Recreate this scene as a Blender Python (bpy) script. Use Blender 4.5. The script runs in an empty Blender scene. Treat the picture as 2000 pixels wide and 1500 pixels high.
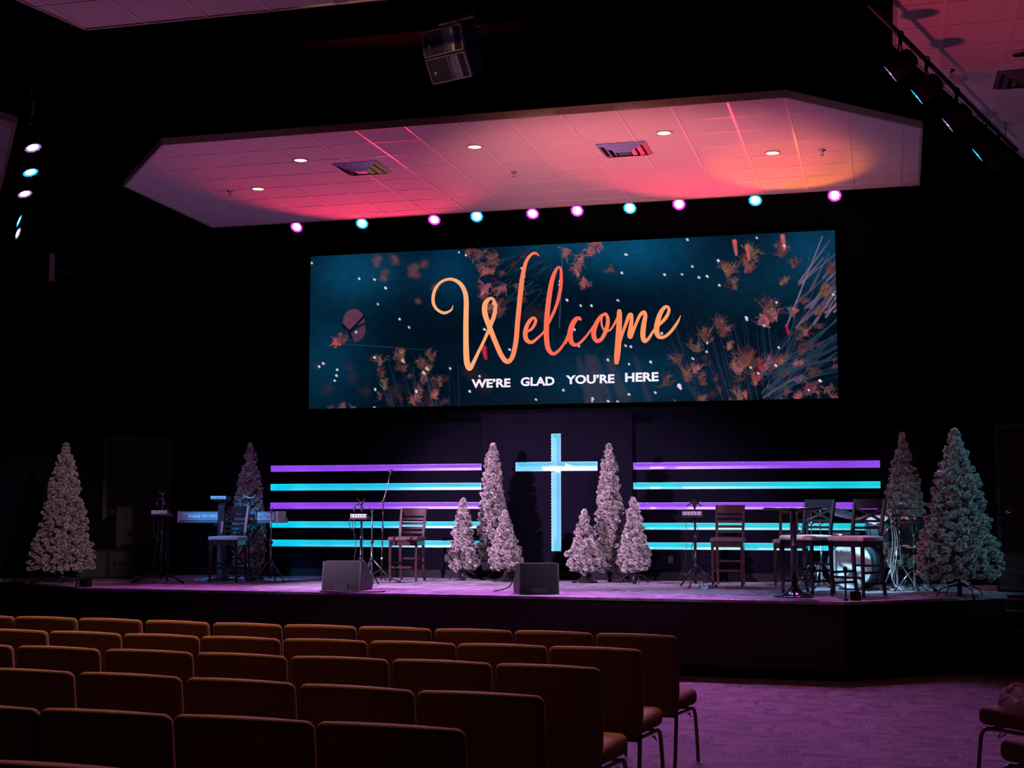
import bpy, math, random
import numpy as np
from mathutils import Matrix, Vector, Euler
random.seed(7); RNG = np.random.default_rng(11)
scene = bpy.context.scene
COL = scene.collection
pi = math.pi
# ------------------------------------------------------------------ camera
F = 2730.0                      # focal length in pixels of the 2000x1500 frame
PSI, TH = math.radians(14.95), math.radians(5.23)
CAM = Vector((0, 0, 1.85))
cd = bpy.data.cameras.new('camera'); cd.sensor_width = 36; cd.lens = F * 36 / 2000
cd.clip_start = .05; cd.clip_end = 100
co = bpy.data.objects.new('camera', cd); COL.objects.link(co)
co.location = CAM; co.rotation_euler = Euler((pi / 2 + TH, 0, PSI), 'XYZ')
scene.camera = co
# ------------------------------------------------------------------ world, exposure
w = bpy.data.worlds.new('world'); scene.world = w; w.use_nodes = True
bg = w.node_tree.nodes['Background']; bg.inputs[0].default_value = (.5, .35, 1, 1); bg.inputs[1].default_value = .0003
vs = scene.view_settings; vs.view_transform = 'Standard'; vs.look = 'None'; vs.exposure = 0; vs.gamma = 1; vs.use_curve_mapping = False
# ------------------------------------------------------------------ stage and house lamps, plus added unseen spots
def spot(name, loc, target, power, color, size, blend=.5, radius=.08, parent=None):
    l = bpy.data.lights.new(name, 'SPOT'); l.energy = power; l.color = color
    l.spot_size = math.radians(size); l.spot_blend = blend; l.shadow_soft_size = radius
    o = bpy.data.objects.new(name, l); COL.objects.link(o)
    d = Vector(target) - Vector(loc)
    q = d.to_track_quat('-Z', 'Y')
    o.location = loc; o.rotation_euler = q.to_euler()
    return o
PINK = (.90, .56, 1); LILAC = (.72, .45, 1); CYAN = (.08, .62, 1); MAG = (.85, .12, 1)
RED = (1, .03, .10); ORANGE = (1, .20, .02); AMBER = (1, .47, .12)
LIGHTS = [
    # front washes hung over the house, left and right
    ('stage_wash', (-14.0, 10.5, 5.6), (-4.7, 19.8, 1.2), 21000, PINK, 22, .7, .06),
    ('stage_wash', (1.6, 10.0, 5.6), (-4.4, 19.8, 1.4), 4300, (.85, .6, 1), 30, .8, .06),
    ('stage_wash', (-11.5, 9.0, 6.0), (-9.4, 19.4, 1.6), 1300, (.62, .35, 1), 16, .8, .1),
    ('stage_wash', (-.5, 8.0, 6.0), (-11.3, 17.45, 1.8), 2700, (1, .66, .80), 11, .7, .1),
    ('stage_wash', (5.0, 12.0, 6.0), (1.0, 17.4, 2.0), 1150, (.20, .66, .9), 18, .6, .1),
    ('stage_wash', (-9.5, 11.5, 6.0), (.3, 17.3, 1.8), 600, (1, .36, .6), 12, .6, .1),
    ('stage_wash', (-3.5, 9.0, 6.1), (0.0, 18.8, 2.0), 650, (1, .6, .95), 15, .8, .1),
    ('stage_wash', (-9.9, 14.5, 6.0), (-9.25, 18.6, 1.75), 3000, (.02, .42, 1), 15, .7, .1),  # unseen spot added near the hung panel to turn the keyboard blue
    ('stage_wash', (-13.0, 10.0, 6.0), (-8.3, 18.6, 1.85), 900, (1, .3, .15), 4, .6, .1),
    ('stage_wash', (-3.0, 14.5, 6.15), (-.45, 18.3, 1.2), 5200, (.45, .8, 1), 14, .7, .1),  # unseen spot added near the panel to brighten the bass drum head
    ('stage_wash', (-7.0, 8.5, 6.0), (-.5, 17.1, 1.5), 1700, (1, .45, .75), 8, .7, .1),  # unseen spot added to tint the pale stool seats pink
    ('wall_speaker_fill', (-8, 10, 5), (-12.9, 17.6, 5.0), 260, (1, .7, .8), 9, .8, .1),  # unseen spot added only to brighten the wall speaker
    # added unseen spots in place of light bounced up to the hung panels
    ('added_uplight', (-3.4, 12.6, 1.2), (-2.9, 17.3, 6.2), 1750, (1, .26, .27), 54, 1, .2),
    ('added_uplight', (-7.2, 12.6, 1.2), (-8.2, 17.0, 6.2), 100, (.8, .3, .8), 62, .9, .2),
    ('added_uplight', (1.0, 12.0, 1.6), (0.0, 16.6, 6.2), 120, (.9, .3, .7), 50, .9, .2),
    ('added_uplight', (-1.5, 12.0, 1.2), (1.6, 12.0, 6.2), 310, (1, .08, .15), 62, .9, .2),
    ('added_uplight', (-7.5, 14.0, 1.2), (-7.5, 9.0, 6.2), 130, (.8, .22, .7), 70, .9, .2),
    ('added_red_spot', (-7.3, 19.85, 4.3), (-7.0, 18.1, 6.25), 300, RED, 76, .5, .05),  # unseen red and orange spots added in front of the screen
    ('added_red_spot', (-2.1, 19.85, 4.3), (-2.2, 17.9, 6.25), 330, RED, 66, .5, .05),
    ('added_orange_spot', (-1.1, 19.85, 4.3), (-1.1, 18.1, 6.25), 300, ORANGE, 46, .5, .05),
    ('speaker_fill_warm', (-6.0, 6.0, 6.2), (-3.9, 12.4, 6.1), 800, (1, .52, .30), 12, .8, .1),  # warm and violet spots added to make the hung loudspeaker visible
    ('speaker_fill_violet', (-2.6, 8.0, 3.0), (-3.7, 12.4, 6.0), 220, (.5, .2, .9), 12, .8, .1),
    # amber downlights over the seats
    ('house_light', (-8.0, 11.6, 6.1), (-7.0, 8.4, 0), 1150, AMBER, 84, .8, .08),
    ('house_light', (-4.2, 11.0, 6.1), (-4.4, 7.0, 0), 1150, AMBER, 80, .8, .08),
    ('house_light', (-.6, 11.0, 6.1), (-1.6, 7.2, 0), 130, AMBER, 40, .8, .08),
    ('house_light', (-.5, 13.6, 6.1), (-.5, 15.6, 0), 60, (1, .45, .12), 34, .5, .06),
]
for L in LIGHTS: spot(*L)
# ------------------------------------------------------------------ geometry from picture rays
_r = Vector((math.cos(PSI), math.sin(PSI), 0))
_f = Vector((-math.sin(PSI) * math.cos(TH), math.cos(PSI) * math.cos(TH), math.sin(TH)))
_u = _r.cross(_f)
def ray(x, y): return _f + _r * ((x - 1000) / F) + _u * ((750 - y) / F)
def onZ(x, y, z): d = ray(x, y); return CAM + d * ((z - CAM.z) / d.z)
def onY(x, y, Y): d = ray(x, y); return CAM + d * ((Y - CAM.y) / d.y)
# ------------------------------------------------------------------ materials
MC = {}
def mat(name, col, rough=.6, metal=0, emit=None, es=1.0, noise=.12, nscale=30, bump=0, spec=.5, coat=0, trans=0, stretch=None):
    if name in MC: return MC[name]
    m = bpy.data.materials.new(name); m.use_nodes = True; MC[name] = m
    nt = m.node_tree; b = nt.nodes['Principled BSDF']
    b.inputs['Base Color'].default_value = (*col, 1); b.inputs['Roughness'].default_value = rough
    b.inputs['Metallic'].default_value = metal; b.inputs['Specular IOR Level'].default_value = spec
    b.inputs['Coat Weight'].default_value = coat; b.inputs['Transmission Weight'].default_value = trans
    tc = nt.nodes.new('ShaderNodeTexCoord'); mp = nt.nodes.new('ShaderNodeMapping')
    if stretch: mp.inputs['Scale'].default_value = stretch
    nz = nt.nodes.new('ShaderNodeTexNoise'); nz.inputs['Scale'].default_value = nscale; nz.inputs['Detail'].default_value = 3
    nt.links.new(tc.outputs['Object'], mp.inputs[0]); nt.links.new(mp.outputs[0], nz.inputs['Vector'])
    if noise:
        mr = nt.nodes.new('ShaderNodeMapRange'); mr.inputs['From Min'].default_value = .25; mr.inputs['From Max'].default_value = .75
        mr.inputs['To Min'].default_value = 1 - noise * 2; mr.inputs['To Max'].default_value = 1 + noise
        mx = nt.nodes.new('ShaderNodeMix'); mx.data_type = 'RGBA'; mx.blend_type = 'MULTIPLY'; mx.inputs['Factor'].default_value = 1
        mx.inputs['A'].default_value = (*col, 1)
        nt.links.new(nz.outputs['Fac'], mr.inputs['Value']); nt.links.new(mr.outputs[0], mx.inputs['B'])
        nt.links.new(mx.outputs['Result'], b.inputs['Base Color'])
    if bump:
        bp = nt.nodes.new('ShaderNodeBump'); bp.inputs['Strength'].default_value = bump; bp.inputs['Distance'].default_value = .004
        nt.links.new(nz.outputs['Fac'], bp.inputs['Height']); nt.links.new(bp.outputs[0], b.inputs['Normal'])
    if emit:
        b.inputs['Emission Color'].default_value = (*emit, 1); b.inputs['Emission Strength'].default_value = es
    return m
def carpet(name, c1, c2, tile=.5, sx=4, sy=60, alt=True):
    m = bpy.data.materials.new(name); m.use_nodes = True; nt = m.node_tree; b = nt.nodes['Principled BSDF']
    b.inputs['Roughness'].default_value = .95; b.inputs['Specular IOR Level'].default_value = .15
    N = nt.nodes.new; Lk = nt.links.new
    tc = N('ShaderNodeTexCoord')
    def streak(scale):
        mp = N('ShaderNodeMapping'); mp.inputs['Scale'].default_value = scale; nz = N('ShaderNodeTexNoise')
        nz.inputs['Scale'].default_value = 1; nz.inputs['Detail'].default_value = 2
        Lk(tc.outputs['Object'], mp.inputs[0]); Lk(mp.outputs[0], nz.inputs['Vector']); return nz.outputs['Fac']
    a = streak((sx, sy, 1)); c = streak((sy, sx, 1)); d = streak((2.2, 7, 1)); e = streak((7, 2.2, 1))
    ch = N('ShaderNodeTexChecker'); ch.inputs['Scale'].default_value = 1 / tile
    ch.inputs['Color1'].default_value = (0, 0, 0, 1); ch.inputs['Color2'].default_value = (1, 1, 1, 1) if alt else (.0, .0, .0, 1)
    Lk(tc.outputs['Object'], ch.inputs['Vector'])
    def mix(f, x, y):
        mx = N('ShaderNodeMix'); Lk(f, mx.inputs['Factor']); Lk(x, mx.inputs['A']); Lk(y, mx.inputs['B']); return mx.outputs['Result']
    fine = mix(ch.outputs['Fac'], a, c); big = mix(ch.outputs['Fac'], d, e)
    ad = N('ShaderNodeMath'); ad.operation = 'ADD'; Lk(fine, ad.inputs[0]); Lk(big, ad.inputs[1])
    cr = N('ShaderNodeValToRGB'); cr.color_ramp.elements[0].position = .78 / 2; cr.color_ramp.elements[1].position = 1.22 / 2
    cr.color_ramp.elements[0].color = (*c1, 1); cr.color_ramp.elements[1].color = (*c2, 1)
    hf = N('ShaderNodeMath'); hf.operation = 'MULTIPLY'; hf.inputs[1].default_value = .5; Lk(ad.outputs[0], hf.inputs[0])
    Lk(hf.outputs[0], cr.inputs[0]); Lk(cr.outputs[0], b.inputs['Base Color'])
    bp = N('ShaderNodeBump'); bp.inputs['Strength'].default_value = .5; bp.inputs['Distance'].default_value = .004
    Lk(fine, bp.inputs['Height']); Lk(bp.outputs[0], b.inputs['Normal'])
    return m
M_wall = mat('dark_wall_paint', (.0026, .0026, .0066), .8, noise=.1, nscale=4, spec=.03)
M_wallc = mat('dark_panel_paint', (.0034, .0029, .0075), .8, noise=.1, nscale=4, spec=.03)
M_black = mat('black_paint', (.006, .005, .007), .7, spec=.2, nscale=8)
M_ceil = mat('black_ceiling_paint', (.002, .0018, .0026), .9, nscale=3)
M_skirt = mat('dark_stained_wood', (.009, .005, .004), .45, nscale=6, stretch=(1, 1, 12))
M_stage = carpet('stage_carpet', (.13, .11, .16), (.40, .36, .47), .9, 4, 70, False)
M_carpet = carpet('house_carpet', (.05, .038, .046), (.14, .105, .125), .61, 5, 70)
M_tile = mat('ceiling_tile', (.62, .58, .58), .95, noise=.06, nscale=90, bump=.4)
M_tbar = mat('ceiling_grid_metal', (.72, .66, .66), .35, noise=.02)
M_fascia = mat('panel_fascia', (.45, .40, .34), .6)
M_plastic = mat('black_plastic', (.012, .012, .015), .42)
M_house = mat('matt_black_housing', (.004, .004, .005), .8, spec=.15)
M_metal = mat('black_metal', (.03, .03, .034), .32, metal=.6)
M_chrome = mat('chrome', (.75, .75, .78), .14, metal=1, noise=.02)
M_rubber = mat('rubber', (.012, .012, .012), .8)
M_cable = mat('black_cable', (.02, .02, .022), .5)
M_cabw = mat('pale_cable', (.30, .34, .36), .5)
M_grille = mat('speaker_grille', (.014, .013, .016), .6, metal=.1, noise=.4, nscale=400, bump=.5)
M_cab = mat('speaker_cabinet_paint', (.012, .012, .015), .7, noise=.2, nscale=120, bump=.4, spec=.2)
M_white = mat('white_plastic', (.75, .75, .78), .4, noise=.03)
M_ink = mat('dark_print', (.02, .02, .03), .5, noise=0)
M_print = mat('white_print', (.85, .85, .9), .5, noise=0)
# ------------------------------------------------------------------ mesh builder
class MB:
    def __init__(s, M=None): s.v = []; s.f = []; s.s = []; s.M = M
    def add(s, vs_, fs, smooth=False, M=None):
        o = len(s.v); T = s.M if M is None else (s.M @ M if s.M else M)
        s.v += [tuple(T @ Vector(p)) if T else tuple(p) for p in vs_]
        s.f += [tuple(i + o for i in f) for f in fs]; s.s += [smooth] * len(fs); return s
    def box(s, c, d, rot=None, ch=0):
        cx, cy, cz = c; hx, hy, hz = d[0] / 2, d[1] / 2, d[2] / 2
        M = Matrix.Translation(c) @ (rot.to_matrix().to_4x4() if rot else Matrix())
        if ch <= 0:
            vs_ = [(x * hx, y * hy, z * hz) for x in (-1, 1) for y in (-1, 1) for z in (-1, 1)]
            return s.add(vs_, [(0, 1, 3, 2), (4, 6, 7, 5), (0, 4, 5, 1), (2, 3, 7, 6), (0, 2, 6, 4), (1, 5, 7, 3)], M=M)
        ch = min(ch, hx * .9, hy * .9, hz * .9)
        vs_ = []; idx = {}
        for x in (-1, 1):
            for y in (-1, 1):
                for z in (-1, 1):
                    idx[x, y, z] = len(vs_)
                    vs_ += [(x * hx, y * (hy - ch), z * (hz - ch)), (x * (hx - ch), y * hy, z * (hz - ch)), (x * (hx - ch), y * (hy - ch), z * hz)]
        fs = []
        for a in (-1, 1):
            fs.append([idx[a, y, z] for y, z in ((-1, -1), (1, -1), (1, 1), (-1, 1))][::a])
            fs.append([idx[x, a, z] + 1 for x, z in ((-1, -1), (1, -1), (1, 1), (-1, 1))][::-a])
            fs.append([idx[x, y, a] + 2 for x, y in ((-1, -1), (1, -1), (1, 1), (-1, 1))][::a])
        for a in (-1, 1):
            for b in (-1, 1):
                k = a * b
                fs.append([idx[a, b, -1], idx[a, b, -1] + 1, idx[a, b, 1] + 1, idx[a, b, 1]][::k])
                fs.append([idx[a, -1, b] + 2, idx[a, -1, b], idx[a, 1, b], idx[a, 1, b] + 2][::-k * -1])
                fs.append([idx[-1, a, b] + 1, idx[-1, a, b] + 2, idx[1, a, b] + 2, idx[1, a, b] + 1][::k])
        for (x, y, z), i in idx.items(): fs.append([i, i + 1, i + 2][::x * y * z])
        return s.add(vs_, fs, M=M)
    def rbox(s, c, d, r, k=3, n=2, fn=None, rot=None):
        # rounded box, n inner divisions, optional deform
        H = [q / 2 for q in d]; r = min(r, min(H) * .999)
        def coords(h):
            a = [-h + r * (1 - math.tan(pi / 4 * (1 - i / k))) for i in range(k + 1)]
            mid = [-(h - r) + 2 * (h - r) * j / n for j in range(1, n)]
            return a + mid + [-q for q in a[::-1]]
        G = [coords(h) for h in H]; vs_ = []; fs = []; key = {}
        def put(p):
            q = []
            inn = [max(-(H[i] - r), min(H[i] - r, p[i])) for i in range(3)]
            dd = Vector([p[i] - inn[i] for i in range(3)]); dd = dd.normalized() * r
            q = (inn[0] + dd[0], inn[1] + dd[1], inn[2] + dd[2])
            kk = (round(q[0], 6), round(q[1], 6), round(q[2], 6))
            if kk not in key:
                key[kk] = len(vs_); vs_.append(fn(*q) if fn else q)
            return key[kk]
        for ax in range(3):
            a1, a2 = (ax + 1) % 3, (ax + 2) % 3
            for sg in (-1, 1):
                for i in range(len(G[a1]) - 1):
                    for j in range(len(G[a2]) - 1):
                        qd = []
                        for (di, dj) in ((0, 0), (1, 0), (1, 1), (0, 1)):
                            p = [0, 0, 0]; p[ax] = sg * H[ax]; p[a1] = G[a1][i + di]; p[a2] = G[a2][j + dj]; qd.append(put(p))
                        qd = qd if sg > 0 else qd[::-1]
                        if len(set(qd)) > 2: fs.append(tuple(dict.fromkeys(qd)))
        M = Matrix.Translation(c) @ (rot.to_matrix().to_4x4() if rot else Matrix())
        return s.add(vs_, fs, True, M)
    def lathe(s, prof, n=20, c=(0, 0, 0), rot=None, smooth=True, caps=True):
        vs_ = []; fs = []
        if len(prof) == 2 and min(prof[0][0], prof[1][0]) < 2e-4: caps = False
        for (r, z) in prof:
            for i in range(n):
                a = 2 * pi * i / n; vs_.append((r * math.cos(a), r * math.sin(a), z))
        for j in range(len(prof) - 1):
            for i in range(n):
                i2 = (i + 1) % n; fs.append((j * n + i, j * n + i2, (j + 1) * n + i2, (j + 1) * n + i))
        if caps and prof[0][0] > 2e-4: fs.append(tuple(range(n))[::-1])
        if caps and prof[-1][0] > 2e-4: fs.append(tuple((len(prof) - 1) * n + i for i in range(n)))
        M = Matrix.Translation(c) @ (rot.to_matrix().to_4x4() if rot else Matrix())
        return s.add(vs_, fs, smooth, M)
    def cyl(s, p0, p1, r0, r1=None, n=10):
        p0 = Vector(p0); p1 = Vector(p1); d = p1 - p0; r1 = r0 if r1 is None else r1
        return s.lathe([(r0, 0), (r1, d.length)], n, p0, d.to_track_quat('Z', 'Y'))
    def tube(s, pts, r, n=6, closed=False):
        P = [Vector(p) for p in pts]; vs_ = []; fs = []; m = len(P)
        up = None
        for i in range(m):
            t = (P[(i + 1) % m] - P[i - 1]) if (closed or 0 < i < m - 1) else (P[1] - P[0] if i == 0 else P[-1] - P[-2])
            t.normalize()
            if up is None: up = t.orthogonal().normalized()
            up = (up - t * up.dot(t)).normalized(); sd = t.cross(up)
            rr = r[i] if isinstance(r, (list, tuple)) else r
            for k in range(n):
                a = 2 * pi * k / n; vs_.append(P[i] + up * (rr * math.cos(a)) + sd * (rr * math.sin(a)))
        for i in range(m if closed else m - 1):
            for k in range(n):
                k2 = (k + 1) % n; i2 = (i + 1) % m; fs.append((i * n + k, i * n + k2, i2 * n + k2, i2 * n + k))
        if not closed: fs.append(tuple(range(n))[::-1]); fs.append(tuple((m - 1) * n + k for k in range(n)))
        return s.add(vs_, fs, True)
    def prism(s, poly, y0, y1, plane='XZ', smooth=False):
        n = len(poly)
        if plane == 'XZ': vs_ = [(a, y0, b) for a, b in poly] + [(a, y1, b) for a, b in poly]
        elif plane == 'YZ': vs_ = [(y0, a, b) for a, b in poly] + [(y1, a, b) for a, b in poly]
        else: vs_ = [(a, b, y0) for a, b in poly] + [(a, b, y1) for a, b in poly]
        fs = [tuple(range(n)), tuple(range(2 * n - 1, n - 1, -1))] + [(i, n + i, n + (i + 1) % n, (i + 1) % n) for i in range(n)]
        return s.add(vs_, fs, smooth)
    def build(s, name, m, parent=None, **kw):
        me = bpy.data.meshes.new(name); me.from_pydata(s.v, [], s.f)
        me.polygons.foreach_set('use_smooth', s.s)
        me.materials.append(m); me.validate(); me.update()
        import bmesh
        bm = bmesh.new(); bm.from_mesh(me); bmesh.ops.recalc_face_normals(bm, faces=bm.faces); bm.to_mesh(me); bm.free()
        o = bpy.data.objects.new(name, me); COL.objects.link(o)
        if parent: o.parent = parent
        for k, v in kw.items(): o[k] = v
        return o
def tag(o, label, cat, group=None):
    o['label'] = label; o['category'] = cat
    if group: o['group'] = group
    return o
def thing(name, label, cat, loc=(0, 0, 0), rz=0, group=None):
    o = bpy.data.objects.new(name, None); COL.objects.link(o); o.empty_display_size = .1
    o.location = loc; o.rotation_euler = (0, 0, rz); return tag(o, label, cat, group)
def struct(name, mb, m): o = mb.build(name, m); o['kind'] = 'structure'; return o
def copy_tree(o, parent=None):
    c = o.copy(); COL.objects.link(c)
    if parent: c.parent = parent
    for ch in list(o.children): copy_tree(ch, c)
    return c
def catmull(P, k=8):
    out = []; n = len(P)
    for i in range(n - 1):
        p0 = P[max(i - 1, 0)]; p1 = P[i]; p2 = P[i + 1]; p3 = P[min(i + 2, n - 1)]
        for j in range(k):
            t = j / k
            out.append(tuple(.5 * (2 * b + (c - a) * t + (2 * a - 5 * b + 4 * c - d) * t * t + (3 * b - a - 3 * c + d) * t ** 3) for a, b, c, d in zip(p0, p1, p2, p3)))
    out.append(tuple(P[-1])); return out
def textmesh(txt, m, name, parent, cx, cz, wd, ht, y, offset=0.0, shear=0, depth=.001, M=None):
    # text fitted to a width x height rectangle centred at cx,cz facing -Y
    cu = bpy.data.curves.new(name, 'FONT'); cu.body = txt; cu.offset = offset; cu.shear = shear; cu.resolution_u = 3; cu.extrude = .004
    t = bpy.data.objects.new(name, cu); COL.objects.link(t)
    dg = bpy.context.evaluated_depsgraph_get(); dg.update()
    me = bpy.data.meshes.new_from_object(t.evaluated_get(dg)); bpy.data.objects.remove(t); bpy.data.curves.remove(cu)
    n = len(me.vertices); a = np.empty(n * 3); me.vertices.foreach_get('co', a); a = a.reshape(-1, 3)
    lo = a.min(0); hi = a.max(0); q = np.empty_like(a)
    q[:, 0] = (a[:, 0] - (lo[0] + hi[0]) / 2) / (hi[0] - lo[0]) * wd + cx
    q[:, 2] = (a[:, 1] - (lo[1] + hi[1]) / 2) / (hi[1] - lo[1]) * ht + cz
    q[:, 1] = y - (a[:, 2] - lo[2]) / (hi[2] - lo[2]) * depth
    if M is not None:
        R = np.array(M.to_3x3()); q = q @ R.T + np.array(M.translation)
    me.vertices.foreach_set('co', q.ravel()); me.materials.clear(); me.materials.append(m); me.update(); me.name = name
    o = bpy.data.objects.new(name, me); COL.objects.link(o); o.parent = parent; return o
HS = .865                                   # stage height
YW = 20.15                                  # face of the stage's back wall
def flz(y): return .015 * max(0, 15.9 - y)  # the house floor rises gently towards the back of the room
def st(x, y): return onZ(x, y, HS)
# ================================================================== THE SETTING
mb = MB()
ys = [-4, 0, 4, 8, 12, 15.9, 21]
for a, b in zip(ys[:-1], ys[1:]):
    mb.add([(-17, a, flz(a)), (9, a, flz(a)), (9, b, flz(b)), (-17, b, flz(b)), (-17, a, -.3), (9, a, -.3), (9, b, -.3), (-17, b, -.3)], [(0, 1, 2, 3), (4, 7, 6, 5), (0, 3, 7, 4), (1, 5, 6, 2), (0, 4, 5, 1), (3, 2, 6, 7)])
struct('floor', mb, M_carpet)
struct('ceiling', MB().box((-4, 8.6, 8.9), (27, 26, .2)), M_ceil)
# stage platform with its wood skirt
SP = [(-10.19, 16.32), (-.47, 15.9), (1.35, 17.53), (1.35, 18.3), (3.4, 18.3), (1.5, 20.3), (-11.2, 20.3), (-13.0, 18.2), (-11.66, 17.45)]
struct('stage_floor', MB().prism(SP, HS - .03, HS, 'XY'), M_stage)
SK = [(-10.15, 16.36), (-.49, 15.95), (1.31, 17.55), (1.31, 18.34), (3.3, 18.34), (1.5, 20.28), (-11.2, 20.28), (-12.9, 18.2), (-11.62, 17.49)]
struct('stage_skirt', MB().prism(SK, 0, HS - .03, 'XY'), M_skirt)
mb = MB()
for a, b in ((0, 1), (1, 2)):
    p = Vector((*SK[a], .06)); q = Vector((*SK[b], .06)); d = (q - p); mid = (p + q) / 2; n = Vector((d.y, -d.x, 0)).normalized()
    mb.box(mid + n * .01, (d.length, .02, .12), Euler((0, 0, math.atan2(d.y, d.x))))
struct('baseboard_stage', mb, M_black)
mb = MB()
for k, (y, z) in enumerate(((18.15, .65), (17.9, .435), (17.65, .22))):
    mb.box((2.4, y + (18.3 - y) / 2, z / 2), (2.05, 18.3 - y, z)); 
struct('stage_steps', mb, M_skirt)
mb = MB()
for y, z in ((18.15, .65), (17.9, .435), (17.65, .22)): mb.box((2.4, y + .01, z + .004), (2.05, .03, .012))
struct('trim_steps', mb, mat('step_nosing', (.35, .33, .36), .5))
# back wall with openings for the light bars
def wall_cells(mb, x0, x1, z0, z1, holes, ya, yb):
    xs = sorted({x0, x1, *[h[0] for h in holes], *[h[1] for h in holes]}); zs = sorted({z0, z1, *[h[2] for h in holes], *[h[3] for h in holes]})
    for j in range(len(zs) - 1):
        run = None
        for i in range(len(xs)):
            solid = i < len(xs) - 1 and not any(h[0] - 1e-6 <= xs[i] and xs[i + 1] <= h[1] + 1e-6 and h[2] - 1e-6 <= zs[j] and zs[j + 1] <= h[3] + 1e-6 for h in holes)
            if solid and run is None: run = xs[i]
            if not solid and run is not None:
                mb.box(((run + xs[i]) / 2, (ya + yb) / 2, (zs[j] + zs[j + 1]) / 2), (xs[i] - run, yb - ya, zs[j + 1] - zs[j])); run = None
def zat(x, y, Y=YW): return onY(x, y, Y).z
def xat(x, y=960, Y=YW): return onY(x, y, Y).x
LB = [(907.5, 920), (944, 957.5), (981, 994), (1018.3, 1031.3), (1055, 1068.5)]
RB = [(901, 915), (941, 954.5), (981, 995), (1021.6, 1035.3), (1060.6, 1074.8)]
YC = YW - .05
xl0, xl1, xr0, xr1 = xat(528), xat(942), xat(1236), xat(1720)
hl = [(xl0, xat(940.5), zat(735, b), zat(735, a)) for a, b in LB]
hr = [(xat(1237), xr1, zat(1509, b), zat(1509, a)) for a, b in RB]
cv = (xat(1077, 960, YC), xat(1095.5, 960, YC), zat(1086, 1076.5, YC), zat(1086, 847, YC)); chh = (xat(1007, 910, YC), xat(1167, 910, YC), zat(1086, 920, YC), zat(1086, 902, YC))
mb = MB(); wall_cells(mb, -11.1, xl1 + .03, HS, zat(740, 828), hl, YW, YW + .16)
wall_cells(mb, xr0 - .03, 1.3, HS, zat(1500, 822), hr, YW, YW + .16); struct('wall_back_lower', mb, M_wall)
mb = MB(); wall_cells(mb, xl1, xr0, HS, zat(1090, 806), [cv, chh], YC, YC + .2101); struct('wall_back_center', mb, M_wallc)
struct('wall_back', MB().box((-4.9, YW + .3, 4.4), (13.2, .2, 8.8)), M_wall)
mb = MB(); mb.box((-8.4, YW - .012, HS + .06), (5.2, .024, .12)); mb.box((-1.2, YW - .012, HS + .06), (4.6, .024, .12)); mb.box(((xl1 + xr0) / 2, YC - .012, HS + .06), (xr0 - xl1, .024, .12))
struct('baseboard_back', mb, M_black)
def slab(mb, p, q, z0, z1, t=.15, side=1):
    p = Vector((*p, 0)); q = Vector((*q, 0)); d = q - p; n = Vector((-d.y, d.x, 0)).normalized() * side
    mb.box((p + q) / 2 + n * t / 2 + Vector((0, 0, (z0 + z1) / 2)), (d.length, t, z1 - z0), Euler((0, 0, math.atan2(d.y, d.x))))
mb = MB(); slab(mb, (-16, 15.05), (-10.9, 20.15), 0, 8.8); slab(mb, (-16, -4), (-16, 15.1), 0, 8.8); struct('wall_left', mb, M_wall)
mb = MB(); slab(mb, (1.25, 20.15), (8.5, 12.9), 0, 8.8); slab(mb, (8.5, 12.9), (8.5, -4), 0, 8.8); struct('wall_right', mb, M_wall)
struct('wall_rear', MB().box((-4, -4.1, 4.4), (27, .2, 8.8)), M_black)
# doors on the angled side walls
def door(name, hx, hy, ang, mirror):
    T = Matrix.Translation((hx, hy, HS)) @ Matrix.Rotation(ang, 4, 'Z'); s = -1 if mirror else 1
    d = MB(T).box((0, -.02, 1.03), (.92, .04, 2.06), ch=.004).build(name, M_black); d['kind'] = 'structure'
    f = MB(T); f.box((-.50, -.03, 1.06), (.07, .06, 2.13)); f.box((.50, -.03, 1.06), (.07, .06, 2.13)); f.box((0, -.03, 2.12), (1.07, .06, .07)); f.build('door_frame', M_metal, d)
    h = MB(T); h.lathe([(.03, 0), (.03, .012)], 14, (s * -.38, -.045, .98), Euler((pi / 2, 0, 0))); h.cyl((s * -.38, -.05, .98), (s * -.38, -.1, .98), .011); h.tube([(s * -.38, -.1, .98), (s * -.34, -.105, .98), (s * -.26, -.1, .975)], .01)
    h.build('door_handle', mat('satin_steel', (.55, .52, .58), .3, metal=.9), d, label='steel lever handle')
    for z in (.28, 1.0, 1.78): MB(T).cyl((s * .465, -.065, z - .055), (s * .465, -.065, z + .055), .009).build('hinge', MC['satin_steel'], d)
door('door_1', -11.35, 19.7, math.radians(45), False)
door('door_2', 1.85, 19.55, math.radians(-45), False)
# dark roof beams above the hung panels
mb = MB()
for x in (-12.5, -8.3, -4.0, .3, 4.5): mb.box((x, 8, 8.55), (.18, 24, .35))
struct('trim_roof_beams', mb, M_ceil)
# ================================================================== LIGHT BARS AND CROSS
def led(name, col):
    m = mat(name, (.34, .34, .36), .6, emit=col, es=1.0, noise=.02)
    nt = m.node_tree; b = nt.nodes['Principled BSDF']; tc = nt.nodes.new('ShaderNodeTexCoord'); mp = nt.nodes.new('ShaderNodeMapping'); mp.inputs['Scale'].default_value = (1.2, 1, 1)
    nz = nt.nodes.new('ShaderNodeTexNoise'); nz.inputs['Scale'].default_value = 1.6; mr = nt.nodes.new('ShaderNodeMapRange')
    mr.inputs['From Min'].default_value = .3; mr.inputs['From Max'].default_value = .7; mr.inputs['To Min'].default_value = .82; mr.inputs['To Max'].default_value = 1.12
    nt.links.new(tc.outputs['Object'], mp.inputs[0]); nt.links.new(mp.outputs[0], nz.inputs['Vector']); nt.links.new(nz.outputs['Fac'], mr.inputs['Value']); nt.links.new(mr.outputs[0], b.inputs['Emission Strength']); return m
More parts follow.
